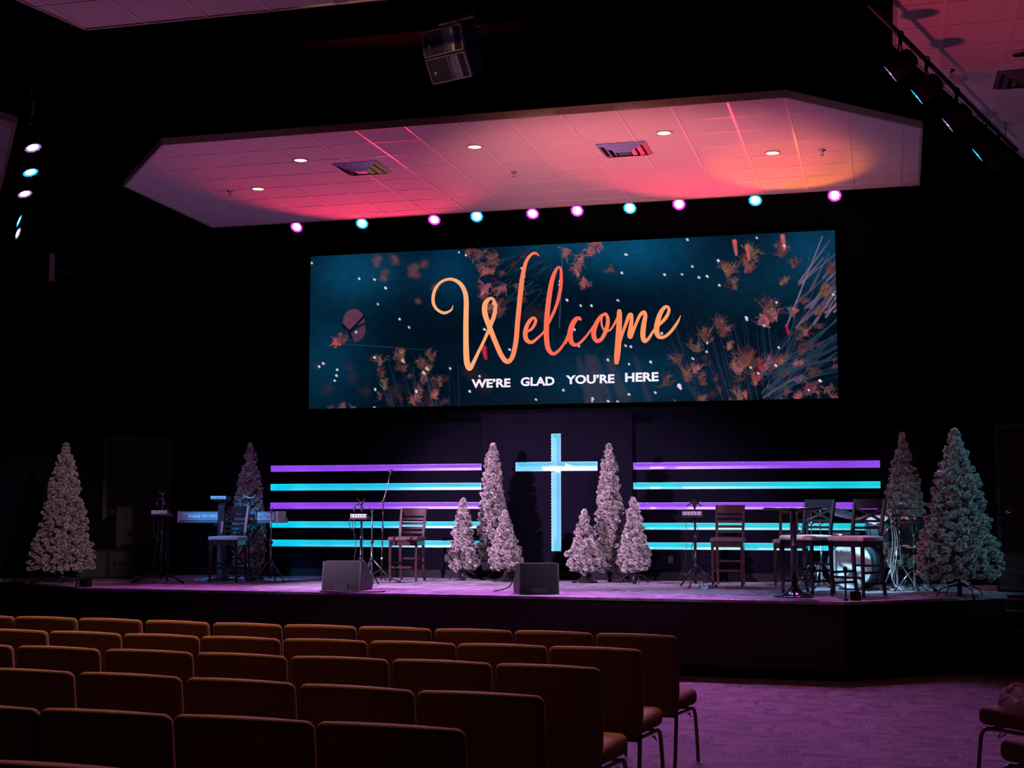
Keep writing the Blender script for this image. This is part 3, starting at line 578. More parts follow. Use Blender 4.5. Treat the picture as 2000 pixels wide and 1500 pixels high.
cloud('dim tiled ceiling panel cut by the left edge of the picture', [(-9.41, 13.5), (-11.9, 16.72), (-14.6, 15.6), (-14.6, 9), (-9.75, 12.6)], -9.41, 13.5, math.radians(-37))
M_can = mat('warm_lamp_glow', (.8, .7, .6), .4, emit=(1, .72, .40), es=2.4, noise=0)
M_canoff = mat('brass_reflector', (.5, .36, .12), .25, metal=1)
def downlight(x, y, label, on=True):
    p = onZ(x, y, ZC); t = thing('recessed_light', label, 'ceiling light', (p.x, p.y, ZC), 0, 'recessed lights in the hung panels')
    MB().lathe([(.078, -.012), (.098, -.012), (.098, .0), (.078, .0)], 28, caps=False).build('trim_ring', M_tbar, t)
    if on: MB().lathe([(.0001, -.006), (.079, -.006)], 28).build('lens', M_can, t)
    else: MB().lathe([(.09, -.008), (.07, .0), (.0001, .001)], 28).build('reflector', M_canoff, t, label='unlit brass coloured reflector')
for x, y, s in ((504, 368, 'leftmost of the five lit round lights in the big panel'), (587, 312, 'lit round light left of the left air vent in the big panel'), (927, 286, 'lit round light between the two air vents of the big panel'), (1297, 259, 'lit round light just right of the right air vent'), (1509, 298, 'rightmost of the five lit round lights in the big panel')):
    downlight(x, y, s)
downlight(1993, 104, 'unlit brass can light in the panel at top right', False)
M_foil = mat('vent_metal', (.6, .56, .6), .22, metal=.9, noise=.05)
def vent(x, y, label):
    p = onZ(x, y, ZC); t = thing('air_vent', label, 'air vent', (p.x, p.y, ZC), 0, 'square air vents in the hung panels')
    for i, (s, nm) in enumerate(((.60, 'outer_frame'), (.44, 'middle_ring'), (.28, 'inner_ring'))):
        m = MB(); h = s / 2; k = .045; z0, z1 = -.004 - .018 * i, -.03 - .018 * i
        A1 = [(-h, -h), (h, -h), (h, h), (-h, h)]; B1 = [(a * (h - k) / h, b * (h - k) / h) for a, b in A1]
        vs_ = [(a, b, z0) for a, b in A1] + [(a, b, z1) for a, b in B1] + [(a, b, z0 + .003) for a, b in A1] + [(a, b, z1 + .003) for a, b in B1]
        fs = [(j, (j + 1) % 4, 4 + (j + 1) % 4, 4 + j) for j in range(4)] + [(8 + j, 12 + j, 12 + (j + 1) % 4, 8 + (j + 1) % 4) for j in range(4)]
        m.add(vs_, fs).build(nm, M_foil, t)
    MB().box((0, 0, -.058), (.15, .15, .006)).build('center_plate', M_foil, t)
    MB().box((0, 0, -.001), (.56, .56, .004)).build('duct_opening', M_black, t)
vent(707, 328, 'square metal air vent left of centre in the big hung panel'); vent(1220, 291, 'square metal air vent right of centre in the big hung panel'); vent(2004, 152, 'square metal air vent cut by the right edge beside the brass can light')
def sprinkler(x, y, label):
    p = onZ(x, y, ZC); t = thing('fire_sprinkler', label, 'sprinkler', (p.x, p.y, ZC), 0, 'sprinklers in the hung panels')
    MB().lathe([(.045, 0), (.04, -.01), (.012, -.014)], 18).build('escutcheon', M_chrome, t)
    m = MB(); m.cyl((0, 0, -.01), (0, 0, -.04), .009); m.tube([(-.014, 0, -.02), (-.018, 0, -.045), (0, 0, -.06)], .003); m.tube([(.014, 0, -.02), (.018, 0, -.045), (0, 0, -.06)], .003); m.lathe([(.0001, -.06), (.022, -.062), (.022, -.064)], 14); m.build('head', M_chrome, t)
sprinkler(449, 373, 'sprinkler head left of the leftmost lit round light'); sprinkler(1004, 336, 'sprinkler head below the middle of the big panel'); sprinkler(1606, 293, 'sprinkler head right of the rightmost lit round light'); sprinkler(1857, 137, 'sprinkler head in the red-lit panel at top right')
# ================================================================== PAR LIGHTS
def lens_mat(name, c, es): return mat(name, (.05, .05, .05), .3, emit=c, es=es, noise=0)
LM = {'M': (lens_mat('magenta_lens', (1, .42, 1), 3.2), lens_mat('magenta_halo', (.9, .03, 1), 1.6)), 'C': (lens_mat('blue_lens', (.4, .9, 1), 3.2), lens_mat('blue_halo', (.0, .42, 1), 1.6)), 'W': (lens_mat('white_lens', (.95, .8, 1), 5), lens_mat('white_halo', (.4, .2, .6), .8))}
def par(name, label, lens, aim, col, group, r=.088, size=62, power=0, lc=None, hang=.34, blend=.6):
    # lens = world position of the lens centre, aim = world point it faces
    d = (Vector(aim) - Vector(lens)).normalized(); q = d.to_track_quat('Z', 'Y'); back = Vector(lens) - d * .24
    t = thing(name, label, 'stage light', back, 0, group); R = Matrix.Rotation(0, 4, 'Z') @ q.to_matrix().to_4x4()
    m = MB(R); m.lathe([(.05, -.02), (.085, .0), (r + .014, .05), (r + .014, .236), (r + .004, .236), (r + .002, .21)], 24)
    for k in range(5): m.lathe([(r + .018, .03 + k * .022), (r + .022, .036 + k * .022), (r + .018, .042 + k * .022)], 24)
    m.build('housing', M_house, t)
    lm_, rm = LM[col]
    m = MB(R); m.lathe([(.0001, .232), (r * .74, .228)], 24, caps=False); m.build('lens', lm_, t)
    m = MB(R); m.lathe([(r * .73, .226), (r * 1.06, .234)], 24, caps=False)  # glowing ring imitates the coloured halo around the lens
    for k in range(9):
        a = k / 9 * 2 * pi; m.lathe([(.016, .232), (.012, .236), (.0001, .238)], 8, (r * .98 * math.cos(a), r * .93 * math.sin(a), 0))
    m.build('lens_halo_rim', rm, t)
    side = d.cross(Vector((0, 0, 1))).normalized(); c = d * .12; up = Vector((0, 0, 1))
    m = MB(); pts = [c + side * (r + .03), c + side * (r + .035) + up * .12, c + side * .06 + up * .19, c + up * .195, c - side * .06 + up * .19, c - side * (r + .035) + up * .12, c - side * (r + .03)]
    m.tube(pts, .008, 5); m.build('yoke', M_house, t)
    m = MB(); m.box(c + up * .22, (.035, .05, .05), ch=.006); m.tube([c + up * (.28 + .028 * math.cos(a)) + d.cross(up).cross(up).normalized() * .028 * math.sin(a) for a in np.linspace(0, 2 * pi, 12)], .007, 5); m.build('clamp', M_house, t)
    if power:
        l = spot('lamp_beam', (0, 0, 0), (0, 0, 1), power, lc, size, blend, r * .8); l.parent = t; l.location = d * .25; l.rotation_euler = d.to_track_quat('-Z', 'Y').to_euler(); l.data.name = 'lamp_beam'
    return t, back + c + up * .28
hangs = []
BK = [(579, 444, 'M'), (707, 437, 'C'), (848, 430, 'M'), (931, 423, 'C'), (1040, 418, 'M'), (1127, 412, 'M'), (1230, 407, 'C'), (1326, 399, 'M'), (1475, 392, 'C'), (1630, 382, 'M')]
NM = ['first', 'second', 'third', 'fourth', 'fifth', 'sixth', 'seventh', 'eighth', 'ninth', 'tenth']
for i, (x, y, c) in enumerate(BK):
    p = onY(x, y, 19.62); rp = .5 if i in (1, 3) else 0
    aim = (p.x + (1.2 if i < 5 else -.6) * (.3 + rp), 12.6 + (i % 3) * .5 - (2 if i in (3, 5, 7, 9) else 0), 0)
    t, h = par('stage_light', '%s glowing %s stage light, %s from the left in the row above the screen' % (('magenta' if c == 'M' else 'blue'), 'round', NM[i]), p, aim, c, 'stage lights in the row above the screen', power=1100 if c == 'M' else 500, lc=(1, .16, .85) if c == 'M' else (.12, .45, 1), size=64)
    hangs.append(h)
zt = sum(h.z for h in hangs) / 10
t = thing('lighting_pipe', 'black pipe carrying the row of stage lights above the screen', 'pipe', (-4.7, hangs[0].y, zt))
MB().cyl((-5.4, 0, 0), (5.2, 0, 0), .024, n=12).build('pipe', M_metal, t)
for x in (-5, -2.5, 0, 2.5, 5): MB().tube([(x, 0, 0), (x, 0, 8.8 - zt)], .006, 5).build('hanger_wire', M_metal, t)
for x in (-4.9, -4.0, -2.3, -1.2, .1, 1.5, 2.2, 3.6, 3.8): MB().tube([(x, 0, -.02), (x + .01, .01, -.15), (x, .012, -.23)], .005, 5).box((x, .012, -.25), (.022, .022, .04)).build('safety_cable', M_metal, t)
SL = [(65, 290, 'W', 'white'), (60, 338, 'C', 'blue'), (49, 380, 'W', 'white'), (38, 432, 'C', 'blue'), (36, 456, 'W', 'white')]
hs = []
for i, (x, y, c, cn) in enumerate(SL):
    p = onZ(x, y, 5.7)
    aim = (-5.6, 16.5, 0) if i < 3 else (-6.0 + i * .3, 19.4, 3.0)
    if i < 3: aim = (p.x + 2.4, p.y - .3, 0.5)
    _, h = par('stage_light', '%s stage light, %s from the top in the line at the left edge' % (cn, NM[i]), p, aim, c, 'stage lights in the line at the left edge', r=.082); hs.append(h)
def pipe_along(hs, label, ext=.6):
    a, b = Vector(hs[0]), Vector(hs[-1]); z = sum(h.z for h in hs) / len(hs); a.z = b.z = z; d = (b - a).normalized(); a -= d * ext; b += d * ext; m_ = (a + b) / 2
    t = thing('lighting_pipe', label, 'pipe', m_); MB().cyl(a - m_, b - m_, .024, n=12).build('pipe', M_metal, t)
    [MB().tube([(e_ - m_) * .8, (e_ - m_) * .8 + Vector((0, 0, 8.8 - z))], .006, 5).build('hanger_wire', M_metal, t) for e_ in (a, b)]
pipe_along(hs, 'black pipe carrying the line of stage lights at the left edge')
SR = [(1738, 145, 'W', 'white'), (1790, 190, 'C', 'blue'), (1850, 245, 'W', 'white'), (1908, 303, 'C', 'blue'), (1944, 322, 'C', 'blue')]
hs = []
for i, (x, y, c, cn) in enumerate(SR):
    p = onZ(x, y, 5.7); aim = (p.x - 3.6, p.y + .55, 3.1) if i < 4 else (p.x - 1, p.y + 3, 4.8)
    _, h = par('stage_light', '%s stage light, %s from the top beside the right ceiling panel' % (cn, NM[i]), p, aim, c, 'stage lights in the line by the right panel', r=.082); hs.append(h)
pipe_along(hs, 'black pipe carrying the line of stage lights by the right panel', .9)
# ================================================================== HUNG LOUDSPEAKER
t = thing('hanging_loudspeaker', 'two-section curved grey loudspeaker hung from the ceiling at top centre', 'loudspeaker', onY(887, 108, 12.4), math.radians(-20))
def spk_box(tilt, zoff, yoff, names):
    R = Matrix.Translation((0, yoff, zoff)) @ Matrix.Rotation(math.radians(tilt), 4, 'X')
    m = MB(R)
    # cabinet: wide front, tapered to the back
    hw, h, d = .235, .125, .34
    prof = [(-hw, -d / 2), (hw, -d / 2), (hw, -.02), (.13, d / 2), (-.13, d / 2), (-hw, -.02)]
    m.prism(prof, -h + .004, h - .004, 'XY'); m.build('cabinet', M_cab, t)
    m = MB(R); fz = -d / 2
    m.box((0, fz - .008, h - .009), (2 * hw, .03, .012)); m.box((0, fz - .008, -h + .009), (2 * hw, .03, .012)); m.box((-hw + .006, fz - .008, 0), (.012, .03, 2 * h - .01)); m.box((hw - .006, fz - .008, 0), (.012, .03, 2 * h - .01)); m.box((.02, fz - .008, 0), (.01, .02, 2 * h - .02))
    m.build('front_rim', mat('speaker_rim', (.16, .14, .15), .4), t)
    MB(R).box((-.105, fz - .006, 0), (.235, .012, 2 * h - .03)).build('grille', M_grille, t)
    m = MB(R)   # curved horn
    pts = [(.03, fz - .004), (.07, fz - .012), (.115, fz - .008), (.15, fz + .02), (.158, fz + .035), (.172, fz + .02), (.2, fz - .002), (.225, fz - .006)]
    vs_ = [(x, y, -h + .016) for x, y in pts] + [(x, y, h - .016) for x, y in pts]; n = len(pts)
    m.add(vs_, [(i, i + 1, n + i + 1, n + i) for i in range(n - 1)], True)
    m.build('horn', mat('horn_plastic', (.12, .11, .13), .35), t)
    lg = MB(R).box((-.165, fz - .0135, -.02), (.026, .004, .026)).build('maker_badge', mat('badge_metal', (.5, .42, .4), .4), t, label='small pale square badge')
    MB(R).prism([(-.172, -.026), (-.158, -.026), (-.162, -.02), (-.168, -.018), (-.170, -.012)], fz - .017, fz - .0135, 'XZ').build('badge_mark', M_ink, lg)
    if zoff < 0: MB(R).lathe([(.009, 0), (.011, .003), (.009, .004)], 14, (-.195, fz - .012, -.02), Euler((pi / 2, 0, 0))).build('sensor_ring', M_metal, t)
    for x, z in ((.04, h - .03), (.04, -h + .03), (.22, h - .03), (.22, -h + .03)): MB(R).lathe([(.005, 0), (.005, .004)], 8, (x, fz - .008, z), Euler((pi / 2, 0, 0))).build('screw', M_metal, t)
    for s_ in (-1, 1): MB(R).box((s_ * .237, .03, 0), (.012, .05, 2 * h + .01)).build('rigging_plate', M_metal, t)
def _rx(t, y, z): t = math.radians(t); return (y * math.cos(t) - z * math.sin(t), y * math.sin(t) + z * math.cos(t))
_h = _rx(13, -.17, -.127); _g = _rx(31, -.17, .127); spk_box(13, .13, 0, 0); spk_box(31, .13 + _h[1] - _g[1], _h[0] - _g[0], 0)
m = MB(); m.box((0, .03, .36), (.52, .05, .03)); m.box((-.25, .03, .31), (.025, .06, .13)); m.box((.25, .03, .31), (.025, .06, .13)); m.build('rigging_bar', M_metal, t)
for x in (-.09, .05, .21): MB().tube([(x, .03, .3), (x, .03, 8.75 - t.location.z)], .004, 5).build('hanger_wire', M_metal, t)
m = MB(); m.tube([(0, .05, .36), (.02, .02, .3), (.01, .04, .26)], .008, 5); m.box((.005, .03, .335), (.03, .03, .03)); m.build('connector', mat('yellow_plug', (.4, .3, .06), .5), t)
# pale cabinet on the left wall
p = onZ(92, 548, 4.75); p = onY(90, 548, 17.6); t = thing('wall_speaker', 'dark wall speaker with one pale side, high on the left wall', 'loudspeaker', p, math.radians(-12))
MB().box((-.10, .10, .2), (.22, .2, .40), ch=.006).build('cabinet', M_cab, t); MB().box((.045, .06, .2), (.075, .012, .40), Euler((0, 0, .25))).build('side_panel', mat('pale_panel', (.52, .42, .44), .5), t, label='pale side panel'); MB().box((-.12, .4, .2), (.04, .55, .05)).build('wall_arm', M_metal, t)
# ================================================================== TREES
def tuft(seed, nn=105):
    r = np.random.default_rng(seed); V = []; Fc = []
    # core: lumpy 6-sided spindle
    pr = [(.03, 0), (.17, .12), (.21, .45), (.19, .75), (.08, .95)]; n = 6
    for j, (rr, z) in enumerate(pr):
        for i in range(n):
            a = 2 * pi * i / n + j * .5; q = rr * (1 + .35 * (r.random() - .5)); V.append((q * math.cos(a), q * math.sin(a), z))
    for j in range(len(pr) - 1):
        for i in range(n):
            i2 = (i + 1) % n; a, b, c, d = j * n + i, j * n + i2, (j + 1) * n + i2, (j + 1) * n + i; Fc += [(a, b, c), (a, c, d)]
    V.append((0, 0, 1.0)); tip = len(V) - 1
    for i in range(n): Fc.append(((len(pr) - 1) * n + i, (len(pr) - 1) * n + (i + 1) % n, tip))
    for k in range(nn):
        z = .06 + .94 * (k + r.random()) / nn; a = k * 2.4 + r.random() * .6; tipf = max(0, (z - .7) / .3); el = math.radians(r.uniform(8, 42) + tipf * 42)
        dr = np.array([math.cos(a) * math.cos(el), math.sin(a) * math.cos(el), math.sin(el)]); L = r.uniform(.28, .40) * (1 - .25 * tipf)
        b = np.array([math.cos(a) * .05, math.sin(a) * .05, z * .93]); sd = np.cross(dr, r.normal(size=3)); sd /= np.linalg.norm(sd) + 1e-9; wd = .022
        o = len(V); e = b + dr * np.array([L, L, L * .8]); V += [tuple(b - sd * wd), tuple(b + sd * wd), tuple(e + sd * wd * .7), tuple(e - sd * wd * .7)]
        Fc += [(o, o + 1, o + 2), (o, o + 2, o + 3)]
    return np.array(V, np.float32), np.array(Fc, np.int32)
TUFT = [tuft(s) for s in range(5)]
M_flock = mat('flocked_needles', (.66, .62, .60), .9, noise=.38, nscale=16, spec=.2)
M_twig = mat('brown_twig_needles', (.16, .12, .09), .95, noise=.4, nscale=20, spec=.1)
M_bark = mat('tree_pole', (.07, .05, .04), .8)
def tree(px, Y, top, widths, foot_gap, label, seed, stand='wire', dens=1.0, tl=.105):
    # widths: (picture y, half width in px) of the silhouette
    rnd = np.random.default_rng(seed); X = onY(px, 1000, Y).x; D = Y * math.cos(PSI) - X * math.sin(PSI); s = F / D
    t = thing('flocked_christmas_tree', label, 'christmas tree', (X, Y, HS), 0, 'snowy artificial trees on the stage')
    def zz(y): return onY(px, y, Y).z - HS
    Z = [zz(y) for y, _ in widths][::-1]; Rr = [h / s for _, h in widths][::-1]; ztop = zz(top)
    Z.append(ztop); Rr.append(.012)
    z0 = Z[0]; H = ztop - z0; P = []; z = z0
    area = 0
    while z < ztop - .02:
        r = np.interp(z, Z, Rr); n = max(3, int(2 * pi * max(r, .03) / (.082) * dens)); a0 = rnd.random() * 6.28
        for i in range(n):
            a = a0 + 2 * pi * (i + rnd.uniform(-.35, .35)) / n
            for lay in ((1.0, 0), (.62, .5)) if r > .16 else ((1.0, 0),):
                if lay[0] < 1 and rnd.random() < .35: continue
                P.append((a + lay[1], z + rnd.uniform(-.03, .03), r * lay[0] * rnd.choice([.74, .9, 1.0, 1.06]) * rnd.uniform(.96, 1.04), r))
        z += .060 / dens * (1 + .25 * (r > .3))
    P += [(rnd.random() * 6.28, ztop - .05 - .04 * k, .03, .03) for k in range(4)]
    groups = {k: [] for k in range(5)}
    for (a, z, rr, r) in P:
        fr = (z - z0) / H; el = rnd.normal(.10 + .55 * fr ** 2 - .25 * (fr < .1), .28)
        L = tl * rnd.uniform(.8, 1.25) * (1 if r > .1 else .85); L = min(L, rr + .05)
        yaw = a + rnd.normal(0, .35); d = np.array([math.cos(yaw) * math.cos(el), math.sin(yaw) * math.cos(el), math.sin(el)])
        tipp = np.array([rr * math.cos(a), rr * math.sin(a), min(z + .03, ztop)]); base = tipp - d * L
        groups[rnd.integers(5)].append((base, d, L, rnd.random() * 6.28))
    groups[0].append((np.array([0, 0, ztop - .12]), np.array([0, 0, 1.0]), .12, 0.))
    VV = []; FF = []; MI = []; o = 0
    for k, G in groups.items():
        if not G: continue
        V, Fc = TUFT[k]; B = np.array([g[0] for g in G]); Dv = np.array([g[1] for g in G]); L = np.array([g[2] for g in G]); rl = np.array([g[3] for g in G])
        ref = np.where(np.abs(Dv[:, 2:3]) > .95, np.array([[1., 0, 0]]), np.array([[0, 0, 1.]])); U = np.cross(ref, Dv); U /= np.linalg.norm(U, axis=1, keepdims=True); Wd = np.cross(Dv, U)
        c, s_ = np.cos(rl)[:, None], np.sin(rl)[:, None]; U2 = U * c + Wd * s_; W2 = -U * s_ + Wd * c
        fat = .105 * (.8 + .3 * rnd.random(len(G)))
        q = B[:, None, :] + V[None, :, 0, None] * U2[:, None, :] * fat[:, None, None] + V[None, :, 1, None] * W2[:, None, :] * fat[:, None, None] + V[None, :, 2, None] * Dv[:, None, :] * L[:, None, None]
        n = len(G); mi = np.zeros(len(Fc)); mi[:54] = 1; MI.append(np.tile(mi, n)); VV.append(q.reshape(-1, 3)); FF.append((Fc[None] + (np.arange(n) * len(V))[:, None, None]).reshape(-1, 3) + o); o += n * len(V)
    me = npmesh('foliage', np.concatenate(VV), np.concatenate(FF), M_flock); me.materials.append(M_twig); me.polygons.foreach_set('material_index', np.concatenate(MI).astype(np.int32)); fo = bpy.data.objects.new('foliage', me); COL.objects.link(fo); fo.parent = t
    m = MB(); m.cyl((0, 0, .03), (0, 0, ztop - .15), .017, .008, 8)
    for k in range(int(H * 26)):
        z = z0 + .03 + (H - .2) * rnd.random(); r = np.interp(z, Z, Rr) * .8; a = rnd.random() * 6.28; m.tube([(0, 0, z - .02), (r * math.cos(a), r * math.sin(a), z + .05 * rnd.random())], .004, 4)
    m.build('trunk', M_bark, t)
    m = MB(); fr_ = .30 if stand == 'big' else .20
    m.lathe([(.028, .0), (.028, .13 if stand != 'cone' else .05)], 12)
    if stand == 'cone': m.lathe([(.19, 0), (.185, .015), (.06, .055), (.03, .10)], 22)
    m.build('stand', M_metal, t)
    if stand != 'cone':
        for k in range(4):
            a = k * pi / 2 + .5; m = MB(); c, s_ = math.cos(a), math.sin(a); m.tube([(.02 * c, .02 * s_, .13), (.5 * fr_ * c, .5 * fr_ * s_, .125), (.85 * fr_ * c, .85 * fr_ * s_, .085), (fr_ * c, fr_ * s_, .012)], .008, 6); m.build('leg', M_metal, t)
    return t
tree(125, 17.45, 866, [(900, 16), (950, 28), (1000, 38), (1050, 50), (1090, 60), (1112, 62)], 0, 'big snowy tree at the far left end of the stage', 1, 'big')
tree(487, 19.45, 865, [(890, 10), (930, 18), (970, 27), (1010, 31), (1050, 32), (1095, 31), (1106, 28)], 0, 'tall slim snowy tree behind the keyboard', 2)
tree(962, 19.72, 866, [(885, 9), (900, 15), (950, 20), (1000, 27), (1050, 31), (1100, 27), (1112, 22)], 0, 'tallest of the three snowy trees left of the cross', 3, 'cone')
tree(905, 19.42, 974, [(990, 9), (1020, 17), (1050, 22), (1080, 28), (1100, 32), (1112, 29)], 0, 'small snowy tree leftmost of the trio left of the cross', 4)
tree(987, 19.32, 997, [(1010, 9), (1035, 17), (1060, 25), (1085, 31), (1102, 33), (1110, 28)], 0, 'small snowy tree nearest the cross on its left', 5, 'cone')
tree(1190, 19.60, 867, [(885, 10), (900, 14), (950, 20), (1000, 26), (1050, 28), (1100, 28), (1116, 23)], 0, 'tallest of the three snowy trees right of the cross', 6)
tree(1141, 19.30, 996, [(1010, 9), (1035, 16), (1060, 23), (1085, 33), (1100, 37), (1113, 30)], 0, 'small snowy tree nearest the cross on its right', 7, 'cone')
tree(1238, 19.12, 974, [(990, 10), (1020, 17), (1050, 22), (1080, 30), (1100, 33), (1114, 29)], 0, 'small snowy tree rightmost of the trio right of the cross', 8)
tree(1766, 19.30, 846, [(865, 9), (900, 20), (950, 31), (1000, 37), (1050, 40), (1095, 42), (1108, 38)], 0, 'tall snowy tree behind the drum kit', 9)
tree(1870, 17.25, 838, [(862, 14), (900, 27), (950, 45), (1000, 56), (1050, 68), (1095, 80), (1128, 78)], 0, 'biggest snowy tree at the right end of the stage', 10, 'big')
# ================================================================== CHAIRS IN THE HOUSE
M_fab = mat('brown_chair_fabric', (.165, .10, .052), .92, noise=.16, nscale=160, bump=.35, spec=.15)
_b = M_fab.node_tree.nodes['Principled BSDF']; _b.inputs['Sheen Weight'].default_value = .12; _b.inputs['Sheen Roughness'].default_value = .45; _b.inputs['Sheen Tint'].default_value = (.55, .24, .10, 1)
M_leg = mat('bronze_tube', (.16, .10, .05), .28, metal=.9, noise=.05)
M_card = mat('pocket_card', (.20, .13, .11), .6); M_cardink = mat('card_print', (.45, .27, .20), .6)
def make_chair(label, group):
    t = thing('church_chair', label, 'chair', (0, 0, 0), 0, group)
    def seatf(x, y, z):
        k = (1 - (x / .30) ** 2) * (1 - (y / .26) ** 2); return (x, y, z + (.014 * k if z > 0 else 0) + (.012 * (y / .24) if z > 0 else 0))
    MB().rbox((0, .0, .455), (.56, .48, .105), .045, k=3, n=3, fn=seatf).build('seat', M_fab, t)
    def backf(x, y, z):
        zz = z + .27
        wd = 1.0 if zz > .2 else 1.0 - .10 * ((.2 - zz) / .2) ** 1.3
        c = (1 - (x / .31) ** 2); y2 = y + (.02 * c if y > 0 else -.012 * c) - zz * .13 - .0 ; yy = -.035 * (1 - (2 * x / .6) ** 2)
        return (x * wd, y2 + yy + .03, z + (.010 * c if z > .2 else 0))
    MB().rbox((0, -.235, .65), (.585, .072, .54), .034, k=3, n=4, fn=backf).build('backrest', M_fab, t)
    m = MB()
    for s in (-1, 1): m.tube([(s * .262, -.25, .60), (s * .265, -.228, .42), (s * .262, -.2, .39), (s * .262, .12, .385), (s * .262, .19, .375)], .012, 6)
    m.tube([(-.262, -.225, .375), (.262, -.225, .375)], .010, 6); m.tube([(-.25, .15, .385), (.25, .15, .385)], .010, 6); m.build('seat_frame', M_leg, t)
    for s in (-1, 1):
        MB().tube([(s * .262, .15, .385), (s * .262, .195, .368), (s * .263, .218, .33), (s * .268, .232, .2), (s * .272, .25, .004)], .0135, 7).build('leg', M_leg, t)
        MB().tube([(s * .265, -.222, .42), (s * .266, -.235, .3), (s * .27, -.27, .12), (s * .272, -.295, .004)], .0135, 7).build('leg', M_leg, t)
        MB().tube([(s * .272, .0, .372), (s * .288, .01, .36), (s * .288, .04, .34), (s * .278, .06, .345), (s * .274, .04, .37)], .004, 5).build('linking_hook', M_metal, t)
    def pk(x, y, z):
        return backf(x, y - .05, z - .14)
    m = MB(); m.rbox((0, -.235, .51), (.40, .012, .19), .005, k=1, n=3, fn=lambda x, y, z: ((lambda q: (q[0], q[1] + .012, q[2] + .14))(backf(x, y - .05, z - .14)))); m.build('book_pocket', M_fab, t)
    for s in (-1, 1): MB().box((s * .23, -.292, .72), (.03, .012, .09), Euler((.13, 0, 0))).build('side_bracket', M_metal, t)
    return t
ROWS = {0: [(1325, 1240), (1163, 1234), (1002, 1229), (848, 1226), (697, 1221), (555, 1218), (414, 1214), (281, 1209), (153, 1205), (30, 1202), (-88, 1199)],
        1: [(1256, 1266), (1071, 1259), (893, 1254), (721, 1249), (551, 1245), (392, 1240), (241, 1235), (95, 1230), (-44, 1226)],
        2: [(1178, 1302), (966, 1292), (763, 1284), (566, 1279), (382, 1271), (203, 1265), (31, 1258), (-130, 1252)],
        3: [(1063, 1355), (816, 1345), (583, 1331), (363, 1319), (150, 1309), (-50, 1301)],
        4: [(913, 1420), (617, 1404), (340, 1391), (80, 1379), (-165, 1369)],
        5: [(640, 1516), (287, 1497), (-40, 1480)]}
RN = ['in the row nearest the stage', 'in the second row back from the stage', 'in the third row back from the stage', 'in the fourth row back from the stage', 'in the fifth row back from the stage', 'in the row nearest the camera']
CN = ['aisle-end', 'second from the aisle', 'third from the aisle', 'fourth from the aisle', 'fifth from the aisle', 'sixth from the aisle', 'seventh from the aisle', 'eighth from the aisle', 'ninth from the aisle', 'tenth from the aisle']
def crest(x, y, h=.925):
    z = 1.0
    for _ in range(8): p = onZ(x, y, z); z = h + flz(p.y)
    return p
proto = None; spots_ = {}
for k, pts in ROWS.items():
    C_ = [crest(*q) for q in pts]
    for i in range(len(C_) - 1):
        mid = (C_[i] + C_[i + 1]) / 2; dv = C_[i] - C_[i + 1]; ang = math.atan2(dv.y, dv.x) * .55 - math.radians(3.1) + random.uniform(-.012, .012)
        off = Matrix.Rotation(ang, 3, 'Z') @ Vector((0, .27, 0)); x, y = mid.x + off.x, mid.y + off.y
        lab = 'brown fabric chair, %s, %s' % (CN[i], RN[k])
        if proto is None: proto = make_chair(lab, 'brown chairs in rows facing the stage'); c = proto
        else: c = copy_tree(proto); c['label'] = lab
        c.location = (x, y, flz(y)); c.rotation_euler = (0, 0, ang); spots_[k, i] = c
for (x, y, z), lab in (((1904, 1384, .595), 'chair with clear plastic on its seat, cut by the right edge'), ((1944, 1450, .615), 'chair at the bottom right corner, nearest the camera')):
    p = onZ(x, y, z); a = math.radians(42); off = Matrix.Rotation(a, 3, 'Z') @ Vector((.287, -.24, 0)); c = copy_tree(proto); c['label'] = 'brown ' + lab; c['group'] = 'brown chairs right of the aisle'
    c.location = (p.x + off.x, p.y + off.y, flz(p.y)); c.rotation_euler = (0, 0, a)
    if 'with clear plastic' in lab: bagchair = c
# cards with writing in two seat pockets
for (k, i), lab, dx in (((4, 2), 'printed card reading YOU in a chair pocket of the fifth row', -.17), ((3, 2), 'printed card reading YOU in a chair pocket of the fourth row', -.20)):
    c = spots_[k, i]; M = c.matrix_basis; T = Matrix.Translation(c.location) @ c.rotation_euler.to_matrix().to_4x4()
    t = thing('pocket_card', lab, 'card', T @ Vector((dx, -.318, .60)), c.rotation_euler.z)
    MB().box((0, .0, .03), (.12, .003, .15), Euler((.13, 0, 0))).build('card', M_card, t); textmesh('YOU', M_cardink, 'lettering', t, 0, .075, .085, .03, -.004, .01)
# crumpled plastic bag on the right seat
T = Matrix.Translation(bagchair.location) @ bagchair.rotation_euler.to_matrix().to_4x4()
r_ = random.Random(3); m = MB(); vs_ = []; n = 13
for i in range(n):
    for j in range(n):
        u, v = (i / (n - 1) - .5), (j / (n - 1) - .5); d = max(abs(u), abs(v)); vs_.append((u * .34 + r_.uniform(-.02, .02), v * .28 + r_.uniform(-.02, .02), (.11 * (1 - (2 * d) ** 2) + r_.uniform(0, .045)) * (1 - .6 * (d > .45)) + .004))
m.add(vs_, [(i * n + j, i * n + j + 1, (i + 1) * n + j + 1, (i + 1) * n + j) for i in range(n - 1) for j in range(n - 1)])
bm_ = m.build('plastic_bag', mat('clear_plastic_film', (.85, .8, .8), .08, coat=.8, noise=.1, nscale=40, spec=.9, trans=.85)); p = T @ Vector((-.03, .05, .525)); bm_.location = p; tag(bm_, 'crumpled clear plastic wrapping on the seat at the right edge', 'plastic bag')
